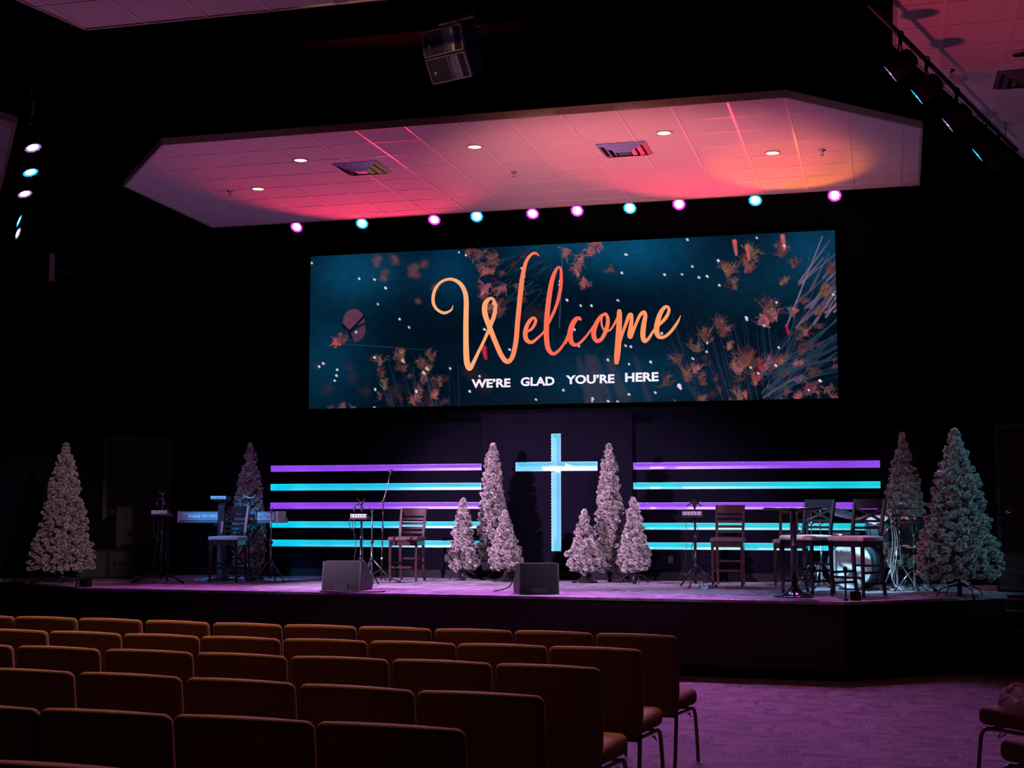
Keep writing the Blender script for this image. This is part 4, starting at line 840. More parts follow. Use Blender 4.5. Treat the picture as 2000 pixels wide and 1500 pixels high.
# ================================================================== WOODEN STOOLS
M_dwood = mat('dark_red_wood', (.030, .010, .010), .28, noise=.25, nscale=14, stretch=(1, 1, .15), coat=.4)
M_bwood = mat('brown_wood', (.07, .022, .012), .35, noise=.25, nscale=14, stretch=(1, 1, .15))
M_kwood = mat('black_lacquered_wood', (.010, .009, .014), .26, noise=.1, nscale=14, coat=.5)
M_seatd = mat('dark_seat_fabric', (.08, .04, .05), .85, noise=.3, nscale=30); M_seatp = mat('pale_seat_fabric', (.62, .50, .50), .8, noise=.12, nscale=20); M_seatg = mat('grey_seat_fabric', (.38, .30, .32), .85, noise=.2, nscale=30)
def stool(label, x, y, ang, H, SH, wood, fab, kind='ladder', W=.46, D=.42):
    t = thing('bar_stool', label, 'stool', (x, y, HS), ang, 'bar stools on the stage')
    # local: front towards -Y, back towards +Y
    def sf(a, b, c): k = 1 - max(0, b / D) * .12; return (a * k, b, c + (.008 * (1 - (2 * a / W) ** 2) if c > 0 else 0))
    MB().rbox((0, 0, SH - .028), (W, D, .056), .026, k=3, n=2, fn=sf).build('seat', fab, t)
    a = MB(); z = SH - .09
    a.box((0, -D / 2 + .04, z), (W - .08, .022, .065)); a.box((0, D / 2 - .04, z), (W - .12, .022, .065))
    for s in (-1, 1): a.box((s * (W / 2 - .045), 0, z), (.022, D - .08, .065))
    a.build('apron', wood, t)
    lw = .036
    for s in (-1, 1):
        fx = s * (W / 2 - .035); fy = -D / 2 + .035; m = MB(); q = .82
        m.add([(fx + a_ * lw / 2 * (q if c_ == 0 else 1), fy + b_ * lw / 2 * (q if c_ == 0 else 1), c_) for c_ in (0, SH - .055) for a_, b_ in ((-1, -1), (1, -1), (1, 1), (-1, 1))], [(3, 2, 1, 0), (4, 5, 6, 7), (0, 1, 5, 4), (1, 2, 6, 5), (2, 3, 7, 6), (3, 0, 4, 7)])
        m.build('leg', wood, t)
        bx = s * (W / 2 - .055); by = D / 2 - .02; path = [(bx, by + .075, 0), (bx, by + .03, .2), (bx, by, SH - .06), (bx * 1.01, by + .01, SH + .05), (bx * 1.03, by + .04, (SH + H) / 2), (bx * 1.06, by + .095, H)]
        m = MB(); vs_ = []; n = len(path)
        for j, (px_, py_, pz_) in enumerate(path):
            ww = lw / 2 * (.85 if j in (0, n - 1) else 1); vs_ += [(px_ + a_ * ww, py_ + b_ * ww, pz_) for a_, b_ in ((-1, -1), (1, -1), (1, 1), (-1, 1))]
        fs = [(3, 2, 1, 0), tuple(4 * (n - 1) + k for k in range(4))]
        for j in range(n - 1):
            for k in range(4): fs.append((4 * j + k, 4 * j + (k + 1) % 4, 4 * j + 4 + (k + 1) % 4, 4 * j + 4 + k))
        m.add(vs_, fs).build('leg', wood, t, label='rear leg running up into the back post')
    st_ = MB(); fx = W / 2 - .035
    st_.box((0, -D / 2 + .035, SH * .32), (W - .1, .02, .03)); st_.box((0, D / 2 + .01, SH * .5), (W - .13, .018, .026))
    for s in (-1, 1): st_.box((s * (W / 2 - .045), .012, SH * .40), (.018, D - .06, .028)); 
    if kind == 'cross':
        for s in (-1, 1): st_.box((s * (W / 2 - .045), .012, SH * .22), (.018, D - .06, .026))
    st_.build('footrest_bars', wood, t)
    bw = W / 2 - .06; dy0 = D / 2 - .01
    def by_(z): f = (z - SH) / (H - SH); return dy0 + .085 * f * f + .01
    def rail(z, hh, bowd=.022, nm='back_slat', th=.014):
        m = MB(); n = 8; vs_ = []
        for j in range(n + 1):
            u = -1 + 2 * j / n; x_ = u * bw * 1.05; y_ = by_(z) + bowd * (1 - u * u)
            for (a_, b_) in ((-th / 2, -hh / 2), (th / 2, -hh / 2), (th / 2, hh / 2), (-th / 2, hh / 2)): vs_.append((x_, y_ + a_, z + b_))
        fs = [(3, 2, 1, 0), tuple(4 * n + k for k in range(4))] + [(4 * j + k, 4 * j + (k + 1) % 4, 4 * j + 4 + (k + 1) % 4, 4 * j + 4 + k) for j in range(n) for k in range(4)]
        m.add(vs_, fs).build(nm, wood, t)
    B = H - SH
    if kind == 'ladder':
        rail(H - .055, .11, nm='top_rail')
        for k in range(4): rail(H - .155 - k * .066 * B / .42, .034)
    elif kind == 'cross':
        rail(H - .058, .115, nm='top_rail'); rail(SH + B * .40, .03); rail(SH + B * .22, .03)
        zt_, zb = H - .115, SH + B * .42
        for s in (-1, 1):
            m = MB(); pts = [(s * -bw * .92, by_(zb) + .005, zb), (0, by_((zt_ + zb) / 2) + .03, (zt_ + zb) / 2), (s * bw * .92, by_(zt_) + .005, zt_)]; P = catmull(pts, 5); vs_ = []
            for (x_, y_, z_) in P:
                vs_ += [(x_ - .011 * s, y_ - .007, z_ + .011), (x_ + .011 * s, y_ - .007, z_ - .011), (x_ + .011 * s, y_ + .007, z_ - .011), (x_ - .011 * s, y_ + .007, z_ + .011)]
            n = len(P) - 1; m.add(vs_, [(3, 2, 1, 0), tuple(4 * n + k for k in range(4))] + [(4 * j + k, 4 * j + (k + 1) % 4, 4 * j + 4 + (k + 1) % 4, 4 * j + 4 + k) for j in range(n) for k in range(4)]).build('cross_slat', wood, t)
    else:
        rail(H - .03, .06, nm='top_rail'); rail(SH + .06, .05)
        MB().box((0, by_((H + SH) / 2) + .015, (H + SH) / 2), (.11, .014, B - .1), Euler((-.12, 0, 0))).build('back_splat', wood, t)
    return t
def fl(px, py): return st(px, py)
def atY(px, Y): return onY(px, 1000, Y).x
stool('dark ladder-back stool with a grey seat in front of the keyboard', atY(447, 18.28), 18.28, math.radians(5), 1.07, .64, M_dwood, M_seatg)
stool('dark red ladder-back stool beside the microphone stand', atY(796, 19.1), 19.1, math.radians(0), 1.04, .63, M_dwood, M_seatd)
stool('dark ladder-back stool right of the cross, facing the seats', atY(1422, 19.05), 19.05, math.radians(0), 1.08, .64, M_dwood, M_seatd, W=.46)
stool('brown wooden stool standing behind the round high table', atY(1545, 19.3), 19.3, math.radians(-5), 1.03, .62, M_bwood, M_seatg, 'splat')
stool('black cross-back stool with a pale seat next to the round high table', atY(1574, 17.5), 17.5, math.radians(-33), 1.14, .70, M_kwood, M_seatp, 'cross', .50, .46)
stool('black cross-back stool with a pale seat farther right, in front of the bass drum', atY(1671, 17.05), 17.05, math.radians(-33), 1.14, .70, M_kwood, M_seatp, 'cross', .50, .46)
# round high table
p = Vector((atY(1549, 16.7), 16.7, HS)); t = thing('high_table', 'round black pedestal bar table in front of the stools', 'table', (p.x, p.y, HS))
MB().lathe([(.0001, 1.005), (.335, 1.005), (.345, 1.015), (.345, 1.028), (.335, 1.036), (.0001, 1.036)], 48).build('tabletop', M_kwood, t)
MB().lathe([(.036, .06), (.036, .55), (.04, .56), (.04, .60), (.036, .61), (.036, .96), (.05, .985), (.10, 1.004)], 24).build('pedestal', M_kwood, t)
MB().lathe([(.245, 0), (.245, .008), (.20, .018), (.12, .045), (.06, .10), (.045, .125), (.038, .13)], 40).build('base', mat('glossy_black_metal', (.05, .045, .06), .16, metal=.9), t, label='glossy trumpet-shaped base')
# ================================================================== STANDS
def tripod(label, px, Y, H, kind='stand', spread=.30, hub=.30, metal=None, rot=.4, name='tripod_stand', cat='stand', group='slim tripod stands on the stage', r=.0125):
    metal = metal or M_metal; t = thing(name, label, cat, (atY(px, Y), Y, HS), 0, group)
    MB().cyl((0, 0, .05), (0, 0, H * .55), r * 1.15).build('lower_tube', metal, t); MB().cyl((0, 0, H * .55), (0, 0, H), r * .8).build('upper_tube', metal, t)
    m = MB(); m.lathe([(.018, H * .53), (.022, H * .535), (.022, H * .575), (.016, H * .585)], 12); m.box((.026, 0, H * .555), (.02, .01, .024)); m.build('clutch', M_plastic, t)
    MB().lathe([(.02, hub - .03), (.028, hub - .02), (.028, hub + .015), (.018, hub + .03)], 12).build('hub', M_plastic, t)
    for k in range(3):
        a = rot + k * 2 * pi / 3; c, s = math.cos(a), math.sin(a); m = MB(); m.tube([(.02 * c, .02 * s, hub), (spread * c, spread * s, .018)], r * .85, 6); m.tube([(0, 0, .08), (spread * .5 * c, spread * .5 * s, .018 + (hub - .018) * .5)], .005, 5)
        lg = m.build('leg', metal, t); MB().cyl((spread * .93 * c, spread * .93 * s, .032), (spread * 1.03 * c, spread * 1.03 * s, .012), .014).build('rubber_foot', M_rubber, lg)
    return t
def hanging_cable(name, label, base, pts, r=.005, m=None, cat='cable', group=None):
    o = MB().tube(catmull(pts, 5), r, 5).build(name, m or M_cable); o.location = base; return tag(o, label, cat, group)
def yoke_top(t, H, s=.05):
    m = MB(); m.tube([(-s, -.03, H + .05), (-s * .7, 0, H + .015), (0, 0, H + .0), (s * .7, 0, H + .015), (s, -.03, H + .05)], .007, 6); m.lathe([(.02, H - .03), (.024, H - .02), (.02, H + .005)], 10); m.build('clip_head', M_plastic, t)
def mixer(label, x, y, z, w_, rz, group='small mixers clamped to the stands', pale=None, tilt=.9):
    # small mixer seen from the back: body with a lit sloping face, knobs and sockets
    t = thing('personal_mixer', label, 'mixer', (x, y, z), rz, group)
    MB().prism([(-.09, -.045), (.09, -.05), (.09, -.03), (-.07, .03), (-.09, .03)], -w_ / 2, w_ / 2, 'YZ').build('body', M_plastic, t)
    MB().box((0, -.0925, .003), (w_ - .01, .006, .045)).build('rear_panel', pale or mat('mixer_panel', (.55, .50, .52), .45), t, label='pale rear panel with sockets')
    for k in range(6): MB().lathe([(.008, 0), (.008, .006)], 10, (-w_ * .42 + w_ * .84 * k / 5, -.0955, .004), Euler((pi / 2, 0, 0))).build('socket', M_ink, t)
    return t
def headphones(label, x, y, z, rz=0):
    t = thing('headphones', label, 'headphones', (x, y, z), rz)
    MB().tube([(.055 * math.cos(a), 0, .055 * math.sin(a)) for a in np.linspace(-.3, pi + .3, 14)], .008, 6).build('headband', M_plastic, t)
    for s in (-1, 1): MB().lathe([(.02, 0), (.036, .008), (.036, .028), (.02, .036)], 14, (s * .035, 0, -.025), Euler((0, s * pi / 2, 0))).build('ear_cup', M_plastic, t)
Y0 = 17.75
H0 = 1.24
t = tripod('black tripod stand holding a mixer left of the keyboard', 317, Y0, H0, spread=.40, hub=.17, rot=-.25, r=.014); yoke_top(t, H0)
mixer('small dark mixer with a blue-lit panel on the stand left of the keyboard', atY(324, Y0), Y0 - .11, HS + .98, .24, .1)
headphones('black headphones hanging on the stand left of the keyboard', atY(317, Y0), Y0 - .055, HS + 1.12)
b_ = (atY(314, Y0), Y0 - .05, HS + .9); hanging_cable('cable', 'thin black cable looped down the stand left of the keyboard', b_, [(.02, -.03, .08), (-.06, -.04, -.05), (-.04, -.03, -.25), (.05, -.02, -.3), (.07, -.02, -.05), (.02, -.02, .0), (-.02, -.02, -.4), (-.05, -.02, -.62), (.0, -.06, -.9 + .006)])
H1 = 1.02
t = tripod('dark stand between the stool and the slim tree, topped with a padded cradle', 488, 18.56, 1.16, spread=.22, hub=.16, rot=.9)
MB().tube(catmull([(-.085, -.02, 1.215), (-.05, 0, 1.195), (0, 0, 1.185), (.05, 0, 1.195), (.085, -.02, 1.22)], 4), .011, 6).build('padded_cradle', mat('grey_foam', (.35, .32, .36), .8), t)
t = tripod('grey tripod stand at the right end of the keyboard', 530, 18.35, 1.0, spread=.26, hub=.30, rot=-.35, metal=mat('grey_metal', (.12, .13, .16), .35, metal=.5)); yoke_top(t, 1.0, .035)
YM = 18.3
t = tripod('black stand carrying a mixer behind the left floor monitor', 706, YM, 1.12, spread=.36, hub=.34, rot=-.5, r=.015); yoke_top(t, 1.12, .05)
mixer('small mixer with a white panel on the stand behind the left floor monitor', atY(710, YM), YM - .11, HS + .93, .24, .05)
headphones('headphones hanging behind the left floor monitor', atY(703, YM), YM - .06, HS + 1.04, .3)
b_ = (atY(700, YM), YM - .05, HS + .9)
hanging_cable('cable', 'black cable hanging in loops from the mixer behind the left floor monitor', b_, [(-.06, -.06, .02), (-.10, -.05, -.05), (-.06, -.05, -.16), (-.0, -.04, -.1), (-.06, -.04, .0), (-.02, -.03, -.25), (-.0, -.03, -.4), (-.03, -.03, -.65), (-.02, -.03, -.88)])
hanging_cable('cable', 'straight thin cable hanging right of the mixer stand behind the left floor monitor', (atY(713, YM), YM - .05, HS + .9), [(0, -.06, 0), (.005, -.03, -.3), (.0, -.03, -.6), (.02, -.06, -.88)], .003)
t = tripod('teal-lit tripod stand between the mixer stand and the microphone stand', 727, 19.15, 1.0, spread=.27, hub=.30, rot=.2, metal=mat('teal_lit_metal', (.10, .13, .15), .35, metal=.5)); yoke_top(t, 1.0, .045)  # teal light is put into this stand's metal colour
# microphone stand with boom
YB = 18.75; t = thing('microphone_stand', 'microphone stand with a raised boom arm left of the stool', 'microphone stand', (atY(746, YB), YB, HS))
MB().cyl((0, 0, .03), (.012, 0, .75), .010).build('lower_tube', M_metal, t); MB().cyl((.012, 0, .75), (.022, 0, 1.10), .007).build('upper_tube', M_metal, t)
MB().lathe([(.014, .70), (.017, .71), (.017, .78), (.012, .79)], 10, (.012, 0, 0)).build('clutch', M_plastic, t)
m = MB(); m.tube([(-.02, -.01, 1.03), (.022, -.01, 1.14), (.10, -.03, 1.36), (.115, -.03, 1.47)], .008, 6); m.build('boom_arm', mat('pink_lit_metal', (.30, .26, .30), .3, metal=.6), t)
m = MB(); m.lathe([(.018, 0), (.018, .03)], 10, (.022, .0, 1.13), Euler((pi / 2, 0, 0))); m.cyl((-.01, -.02, 1.135), (.06, -.02, 1.145), .008); m.build('boom_clamp', M_plastic, t)
MB().lathe([(.013, .32), (.013, .345)], 10, (.004, 0, 0)).build('tape_band', M_white, t, label='white tape band')
for k in range(3):
    a = -.35 + k * 2 * pi / 3; c, s = math.cos(a), math.sin(a); lg = MB().tube([(0, 0, .09), (.34 * c, .34 * s, .014)], .009, 6).build('leg', M_metal, t); MB().cyl((.31 * c, .31 * s, .02), (.35 * c, .35 * s, .013), .013).build('rubber_foot', M_rubber, lg)
mc = thing('microphone', 'small microphone at the top of the boom arm', 'microphone', (t.location.x + .115, YB - .03, HS + 1.475)); mc.rotation_euler = (0, .35, 0)
MB().lathe([(.011, -.02), (.014, .05), (.022, .06)], 14).build('handle', M_plastic, mc); MB().lathe([(.022, .06), (.029, .075), (.029, .09), (.018, .11), (.0001, .114)], 14).build('mesh_head', M_grille, mc)
# right mixer stand
YR = 18.45; t = tripod('black tripod stand with a mixer right of the cross', 1357, YR, 1.17, spread=.28, hub=.28, rot=-pi / 2 - .15, r=.016)
m = MB()
for s in (-1, 1): m.tube([(0, -.02, 1.08), (s * .045, -.03, 1.105), (s * .095, -.04, 1.13)], .009, 6); m.tube([(s * .04, -.03, 1.095), (s * .095, -.04, 1.065)], .009, 6)
m.box((0, -.015, 1.09), (.05, .05, .08), ch=.01); m.build('cable_hooks', M_plastic, t)
mixer('small mixer with an orange-lit panel on the stand right of the cross', atY(1355, YR), YR - .115, HS + .965, .26, .03)
b_ = (atY(1357, YR), YR - .05, HS + .95)
hanging_cable('cable', 'black cable curling around the stand right of the cross', b_, [(-.03, -.07, .0), (.0, -.06, -.1), (.05, -.03, -.2), (.03, -.02, -.3), (-.04, -.02, -.42), (-.02, -.02, -.55), (.01, -.04, -.65), (-.02, -.03, -.78), (.09, -.05, -.92)], .004)
hanging_cable('cable', 'thin cable hanging down left of the stand right of the cross', b_, [(-.10, -.07, -.03), (-.10, -.05, -.3), (-.12, -.04, -.6), (-.2, -.04, -.85), (-.16, -.06, -.945), (.0, -.12, -.945)], .003)
for px, y, cl, lab in ((1372, 18.2, (.05, .35, .38), 'small teal effects pedal on the floor by the mixer stand'), (1389, 18.3, (.03, .03, .035), 'small black effects pedal on the floor left of the ladder-back stool')):
    t = thing('effects_pedal', lab, 'pedal', (atY(px, y), y, HS), .3 if cl[0] > .04 else 0, 'effects pedals on the stage floor')
    MB().prism([(-.06, 0), (.06, 0), (.06, .05), (-.06, .03)], -.045, .045, 'YZ').build('body', mat('pedal_teal' if cl[0] > .04 else 'pedal_black', cl, .4), t)
    for s in (-1, 1): MB().lathe([(.009, 0), (.009, .014)], 10, (s * .025, .03, .046)).build('knob', M_white, t)
    MB().lathe([(.010, 0), (.010, .01)], 10, (0, -.03, .038)).build('footswitch', M_chrome, t)
# ================================================================== KEYBOARD
YK = 18.72; kx0, kx1 = atY(349, YK), atY(544, YK); KW = kx1 - kx0; kz = zat(446, 1021, YK) - HS
t = thing('keyboard', 'long stage keyboard with its lettered back to the seats', 'keyboard', ((kx0 + kx1) / 2, YK, HS + kz), math.radians(1))
MB().prism([(-.02, 0), (.34, 0), (.34, .07), (.28, .07), (.14, .10), (.0, .165), (-.02, .165)], -KW / 2, KW / 2, 'YZ').build('case', mat('keyboard_case', (.12, .14, .18), .4), t)
MB().box((-.02, -.024, .092), (KW - .09, .010, .115), ch=.003).build('back_panel', mat('keyboard_back', (.30, .32, .36), .35, noise=.1, nscale=3), t)
for s in (-1, 1): MB().box((s * (KW / 2 - .018), .12, .085), (.040, .30, .172), ch=.012).build('end_cheek', mat('keyboard_cheek', (.42, .40, .40), .4), t, label='pale end cheek')
wk = MB()
for k in range(52): wk.box((-KW / 2 + .08 + (KW - .16) * (k + .5) / 52, .255, .078), ((KW - .16) / 52 - .002, .14, .016))
wk.build('white_keys', M_white, t); bk = MB()
for k in range(51):
    if k % 7 in (1, 4): continue
    bk.box((-KW / 2 + .08 + (KW - .16) * (k + 1) / 52, .225, .092), (.012, .09, .016))
bk.build('black_keys', M_ink, t)
textmesh('Roland', M_print, 'lettering', t, -KW / 2 + .275, .100, .18, .045, -.0295, .014); textmesh('RD-700N', M_print, 'lettering', t, -KW / 2 + .52, .098, .24, .036, -.0295, .01, shear=.3)
MB().box((-KW / 2 + .12, -.030, .135), (.06, .003, .012), Euler((0, .1, 0))).build('badge_mark', M_print, t)
for k in range(9): MB().lathe([(.009, 0), (.009, .006)], 8, (.18 + k * .058, -.028, .085 + .02 * (k % 2)), Euler((pi / 2, 0, 0))).build('socket', M_chrome if k % 2 else M_ink, t)
t = thing('keyboard_stand', 'black folding stand under the keyboard', 'keyboard stand', ((kx0 + kx1) / 2 + .1, YK + .17, HS))
m = MB()
for s in (-1, 1): m.box((s * .30, 0, kz - .03), (.05, .36, .035))
m.build('support_arms', M_metal, t)
for s in (-1, 1): MB().tube([(s * .28, .12 * s, kz - .045), (-s * .28, .10 * s, .03)], .018, 8).build('leg', M_metal, t)
m = MB()
for s in (-1, 1): m.tube([(s * .28, -.24, .02), (s * .28, .24, .02)], .018, 8)
m.build('floor_bars', M_metal, t)
# laptop-like controller on its own stand behind the stool
YL = 18.62; xL = atY(437, YL); t = thing('column_stand', 'black column stand holding a cyan-lit module in front of the keyboard', 'stand', (xL + .03, YL - .12, HS))
zt_ = zat(438, 976, YL) - HS
MB().box((0, 0, zt_ / 2), (.11, .05, zt_ - .04), ch=.008).build('column', M_plastic, t); MB().box((0, 0, .012), (.34, .26, .024), ch=.006).build('base_plate', M_metal, t); MB().box((0, 0, zt_ - .015), (.20, .16, .012)).build('top_plate', M_metal, t)
t = thing('sound_module', 'slim keyboard module with a cyan-lit panel above the keyboard', 'sound module', (xL, YL - .12, HS + zt_ - .008), 0)
MB().box((0, .02, .030), (.245, .16, .056), ch=.006).build('body', M_plastic, t); MB().box((0, -.062, .038), (.24, .006, .044)).build('rear_panel', MC['mixer_panel'], t, label='pale rear panel')
for k in range(6): MB().lathe([(.007, 0), (.007, .006)], 8, (-.09 + k * .034, -.065, .034), Euler((pi / 2, 0, 0))).build('socket', M_ink, t)
# cables on the floor by the keyboard
r_ = random.Random(9)
def scatter(n, px0, px1, Ya, Yb, label, m, r=.004, grp='cables on the stage floor'):
    for q in range(n):
        x = atY(r_.uniform(px0, px1), (Ya + Yb) / 2); y = r_.uniform(Ya, Yb); pts = []; a = r_.uniform(0, 6.28)
        for k in range(7):
            pts.append((x, y, HS + r + (.0 if k % 3 else r_.uniform(0, .03)))); a += r_.uniform(-1.1, 1.1); x += .10 * math.cos(a); y += .05 * math.sin(a); y = min(y, 19.9)
        o = MB().tube(catmull(pts, 5), r, 5).build('cable', m); tag(o, label, 'cable', grp)
scatter(5, 385, 480, 18.5, 18.8, 'thin pale cable lying on the floor under the keyboard', M_cabw, grp='pale cables under the keyboard'); scatter(4, 395, 540, 18.5, 18.8, 'thin black cable lying on the floor under the keyboard', M_cable, grp='black cables under the keyboard')
scatter(2, 770, 840, 18.5, 18.8, 'thin black cable lying on the floor right of the microphone stand', M_cable, grp='black cables by the microphone stand')
o = MB().tube(catmull([tuple(st(x, y) + Vector((0, 0, .005))) for x, y in ((170, 1138), (205, 1139), (240, 1137.5), (280, 1139), (300, 1136), (318, 1137), (330, 1139))], 5), .006, 5).build('cable', mat('pink_cable', (.55, .42, .45), .5)); tag(o, 'pale cable running along the stage floor right of the left tree', 'cable')
for px, y in ((388, 18.45), (412, 18.4)):
    o = MB().box((0, 0, .012), (.09 if px > 400 else .05, .03, .022), ch=.004).build('cable_connector', M_white); o.location = (atY(px, y), y, HS); o.rotation_euler.z = .1; tag(o, 'small white %s plug lying on the floor under the keyboard' % ('long' if px > 400 else 'short'), 'plug')
# ================================================================== FLOOR MONITORS
def wedge(label, x, y, ang, W=.52, rear=None):
    t = thing('floor_monitor', label, 'floor monitor', (x, y, HS), ang, 'wedge monitors at the stage front')
    pr = [(-.17, 0), (.22, 0), (.28, .10), (.02, .36), (-.13, .36)]
    MB().prism(pr, -W / 2 + .015, W / 2 - .015, 'YZ').build('cabinet', M_cab, t)
    for s in (-1, 1): MB().prism([(a * 1.02, b * 1.01) for a, b in pr], s * (W / 2 - .015), s * W / 2, 'YZ').build('side_panel', M_plastic, t)
    # sloping grille facing upstage
    a, b = Vector((0, .276, .108)), Vector((0, .028, .358)); d = b - a; MB().box((a + b) / 2 + Vector((0, .008, .008)), (W - .05, .012, d.length - .01), Euler((-math.atan2(.248, .25) * -1 + 0, 0, 0))).build('grille', M_grille, t)
    MB().box((0, -.055, .366), (W - .06, .12, .008)).build('top_strip', M_grille, t)
    MB().box((0, -.163 , .045), (.19, .016, .07), Euler((.1, 0, 0))).build('handle_recess', M_ink, t)
    for s in (-1, 1): MB().lathe([(.03, 0), (.03, .004), (.022, .004)], 14, (s * (W / 2 - .001), .06, .15), Euler((0, s * pi / 2, 0))).build('side_socket', M_ink, t)
    return t
p = fl(666, 1154); wedge('left wedge monitor with a teal-lit back at the stage front', p.x, p.y + .17, math.radians(-2), .52)
p = fl(1041, 1161); wedge('right wedge monitor with a magenta-lit top at the stage front', p.x, p.y + .19, math.radians(24), .49)
p = fl(666, 1157); o = MB().tube(catmull([(-.27, -.02, .012), (-.1, -.035, .010), (.1, -.02, .010), (.27, -.03, .012), (.45, .02, .012), (.50, .2, .01)], 5), .010, 6).build('cable', M_cable); o.location = (p.x, p.y + .0, HS); tag(o, 'thick black cable lying along the foot of the left wedge monitor', 'cable')
p = fl(990, 1156); o = MB().tube(catmull([(-.16, -.03, .01), (-.05, .03, .03), (.02, .02, .06), (.06, .05, .12)], 5), .008, 6).build('cable', M_cable); o.location = (p.x, p.y, HS); tag(o, 'short black cable plugged into the right wedge monitor', 'cable')
p = fl(973, 1154.5); o = MB().lathe([(.0001, .0), (.013, .01), (.0001, .03)], 10).build('cable_connector', M_white); o.location = (p.x, p.y, HS); tag(o, 'tiny white plug on the floor left of the right wedge monitor', 'plug')
# ================================================================== SUBWOOFERS AND COLUMN SPEAKER
def sub(label, x, y, ang, W, H, D):
    t = thing('subwoofer', label, 'subwoofer', (x, y, HS), ang, 'subwoofers against the side walls')
    MB().box((0, 0, H / 2), (W, D, H), ch=.008).build('cabinet', M_cab, t); MB().box((0, 0, H + .006), (W, D, .012), ch=.004).build('top_board', M_plastic, t)
    for s in (-1, 1):
        g = MB().box((s * W * .25 * 0 + W * .27, -D / 2 - .006, H * (.5 + s * .235)), (W * .38, .012, H * .42), ch=.003).build('grille', M_grille, t); MB().lathe([(.035, 0), (.035, .006)], 16, (W * .22, -D / 2 - .012, H * (.5 + s * .10)), Euler((pi / 2, 0, 0))).build('handle_cup', M_ink, g)
    MB().box((-W * .22, -D / 2 - .006, H / 2), (W * .48, .012, H * .88), ch=.003).build('front_grille', M_grille, t)
    return t
sub('low black subwoofer against the left side wall behind the left tree', -11.28, 18.80, math.radians(22), .74, .42, .50)
sub('low black subwoofer at the right edge behind the biggest tree', 1.72, 18.55, math.radians(-18), .72, .45, .5)
t = thing('column_speaker', 'tall dark column loudspeaker on the left subwoofer', 'loudspeaker', (-11.03, 18.86, HS + .432), math.radians(22))
MB().box((0, 0, .325), (.27, .28, .65), ch=.01).build('cabinet', M_cab, t); MB().box((0, -.146, .325), (.23, .012, .58), ch=.003).build('grille', M_grille, t)
for s in (-1, 1): MB().box((s * .1, -.14, .638), (.012, .016, .016)).build('corner_bolt', M_chrome, t)
# wall plates
def plate(name, label, px, py, pt, ang, w_, h_, hole=True, m=None):
    t = thing(name, label, 'wall plate', pt, ang); m = m or M_white
    MB().box((0, -.004, 0), (w_, .008, h_), ch=.002).build('plate', m, t)
    MB().box((0, -.009, 0), (w_ * .4, .006, h_ * .42)).build('opening', M_ink, t, label='dark opening in the plate'); return t
x_ = -10.9 - .515; plate('wall_plate', 'pale square wall plate with a dark centre on the left side wall', 0, 0, (-11.4, 19.65, onY(258, 957, 19.65).z), math.radians(45), .11, .095)
plate('outlet_plate', 'dark outlet plate low on the wall between the right tree trio and the mixer stand', 0, 0, (atY(1309, YW), YW, zat(1309, 1093)), 0, .07, .115, m=M_plastic)
plate('outlet_plate', 'dark outlet plate low on the wall left of the small trees', 0, 0, (atY(871, YW), YW, zat(871, 1090)), 0, .07, .115, m=M_plastic)
# small posts and boxes on the stage lip
for px, y, h, lab in ((150, 1146, .22, 'left'), (1652, 1173, .38, 'right')):
    p = fl(px, y); t = thing('short_post', 'short black post with a round joint at the %s corner of the stage front' % lab, 'post', (p.x, p.y, HS), 0, 'black posts at the stage front')
    MB().cyl((0, 0, 0), (0, 0, h), .011).build('rod', M_metal, t); MB().lathe([(.011, h * .78), (.024, h * .82), (.024, h * .95), (.011, h)], 12).build('joint', M_plastic, t); MB().lathe([(.03, 0), (.03, .012), (.012, .02)], 14).build('foot', M_plastic, t)
for px, y, lab in ((162, 1146.5, 'left'), (1671, 1173, 'right')):
    p = fl(px, y); t = thing('floor_box', 'small open black box beside the post at the %s corner of the stage' % lab, 'box', (p.x, p.y + .06, HS), 0, 'black boxes at the stage front')
    m = MB(); 
    for s in (-1, 1): m.box((s * .052, 0, .05), (.012, .115, .10)); m.box((0, s * .052, .05), (.115, .012, .10))
    m.build('sides', M_black, t); MB().box((0, 0, .006), (.1, .1, .012)).build('bottom', M_black, t)
# ================================================================== DRUM KIT
DY = 18.35
M_shell = mat('teal_drum_shell', (.03, .10, .14), .25, coat=.6); M_head = mat('white_drum_head', (.62, .66, .70), .5, noise=.3, nscale=4)
def drum(name, label, loc, R_, depth, axis, hoop=True, head=True, shell=None, n=36):
    t = thing(name, label, 'drum', loc, 0, 'drums of the kit at stage right'); q = Vector(axis).normalized().to_track_quat('Z', 'Y').to_matrix().to_4x4()
    MB(q).lathe([(R_, -depth / 2), (R_, depth / 2)], n).build('shell', shell or M_shell, t)
    for s in (-1, 1):
        MB(q).lathe([(R_ + .004, s * depth / 2 - .02), (R_ + .016, s * depth / 2 - .02), (R_ + .016, s * depth / 2 + .014), (R_ - .004, s * depth / 2 + .014)], n, caps=False).build('hoop', M_chrome if R_ < .25 else M_shell, t)
        hd = MB(q).lathe([(.0001, s * (depth / 2 + .004)), (R_ - .002, s * (depth / 2 + .004))], n).build('drum_head', M_head if s > 0 or R_ < .25 else M_plastic, t)
    for k in range(8):
        a = k * pi / 4 + .3; l = MB(q).box((( R_ + .014) * math.cos(a), (R_ + .014) * math.sin(a), 0), (.018, .018, depth * .6), Euler((0, 0, a)), ch=.004).build('lug', M_chrome, t)
    return t, q
bx = onY(1650, 1105, DY); axd = Vector((-.42, -1, 0))
bd, q = drum('bass_drum', 'bass drum with a white front head behind the right cross-back stool', (bx.x + .14, DY + .14, HS + .315), .295, .36, axd)
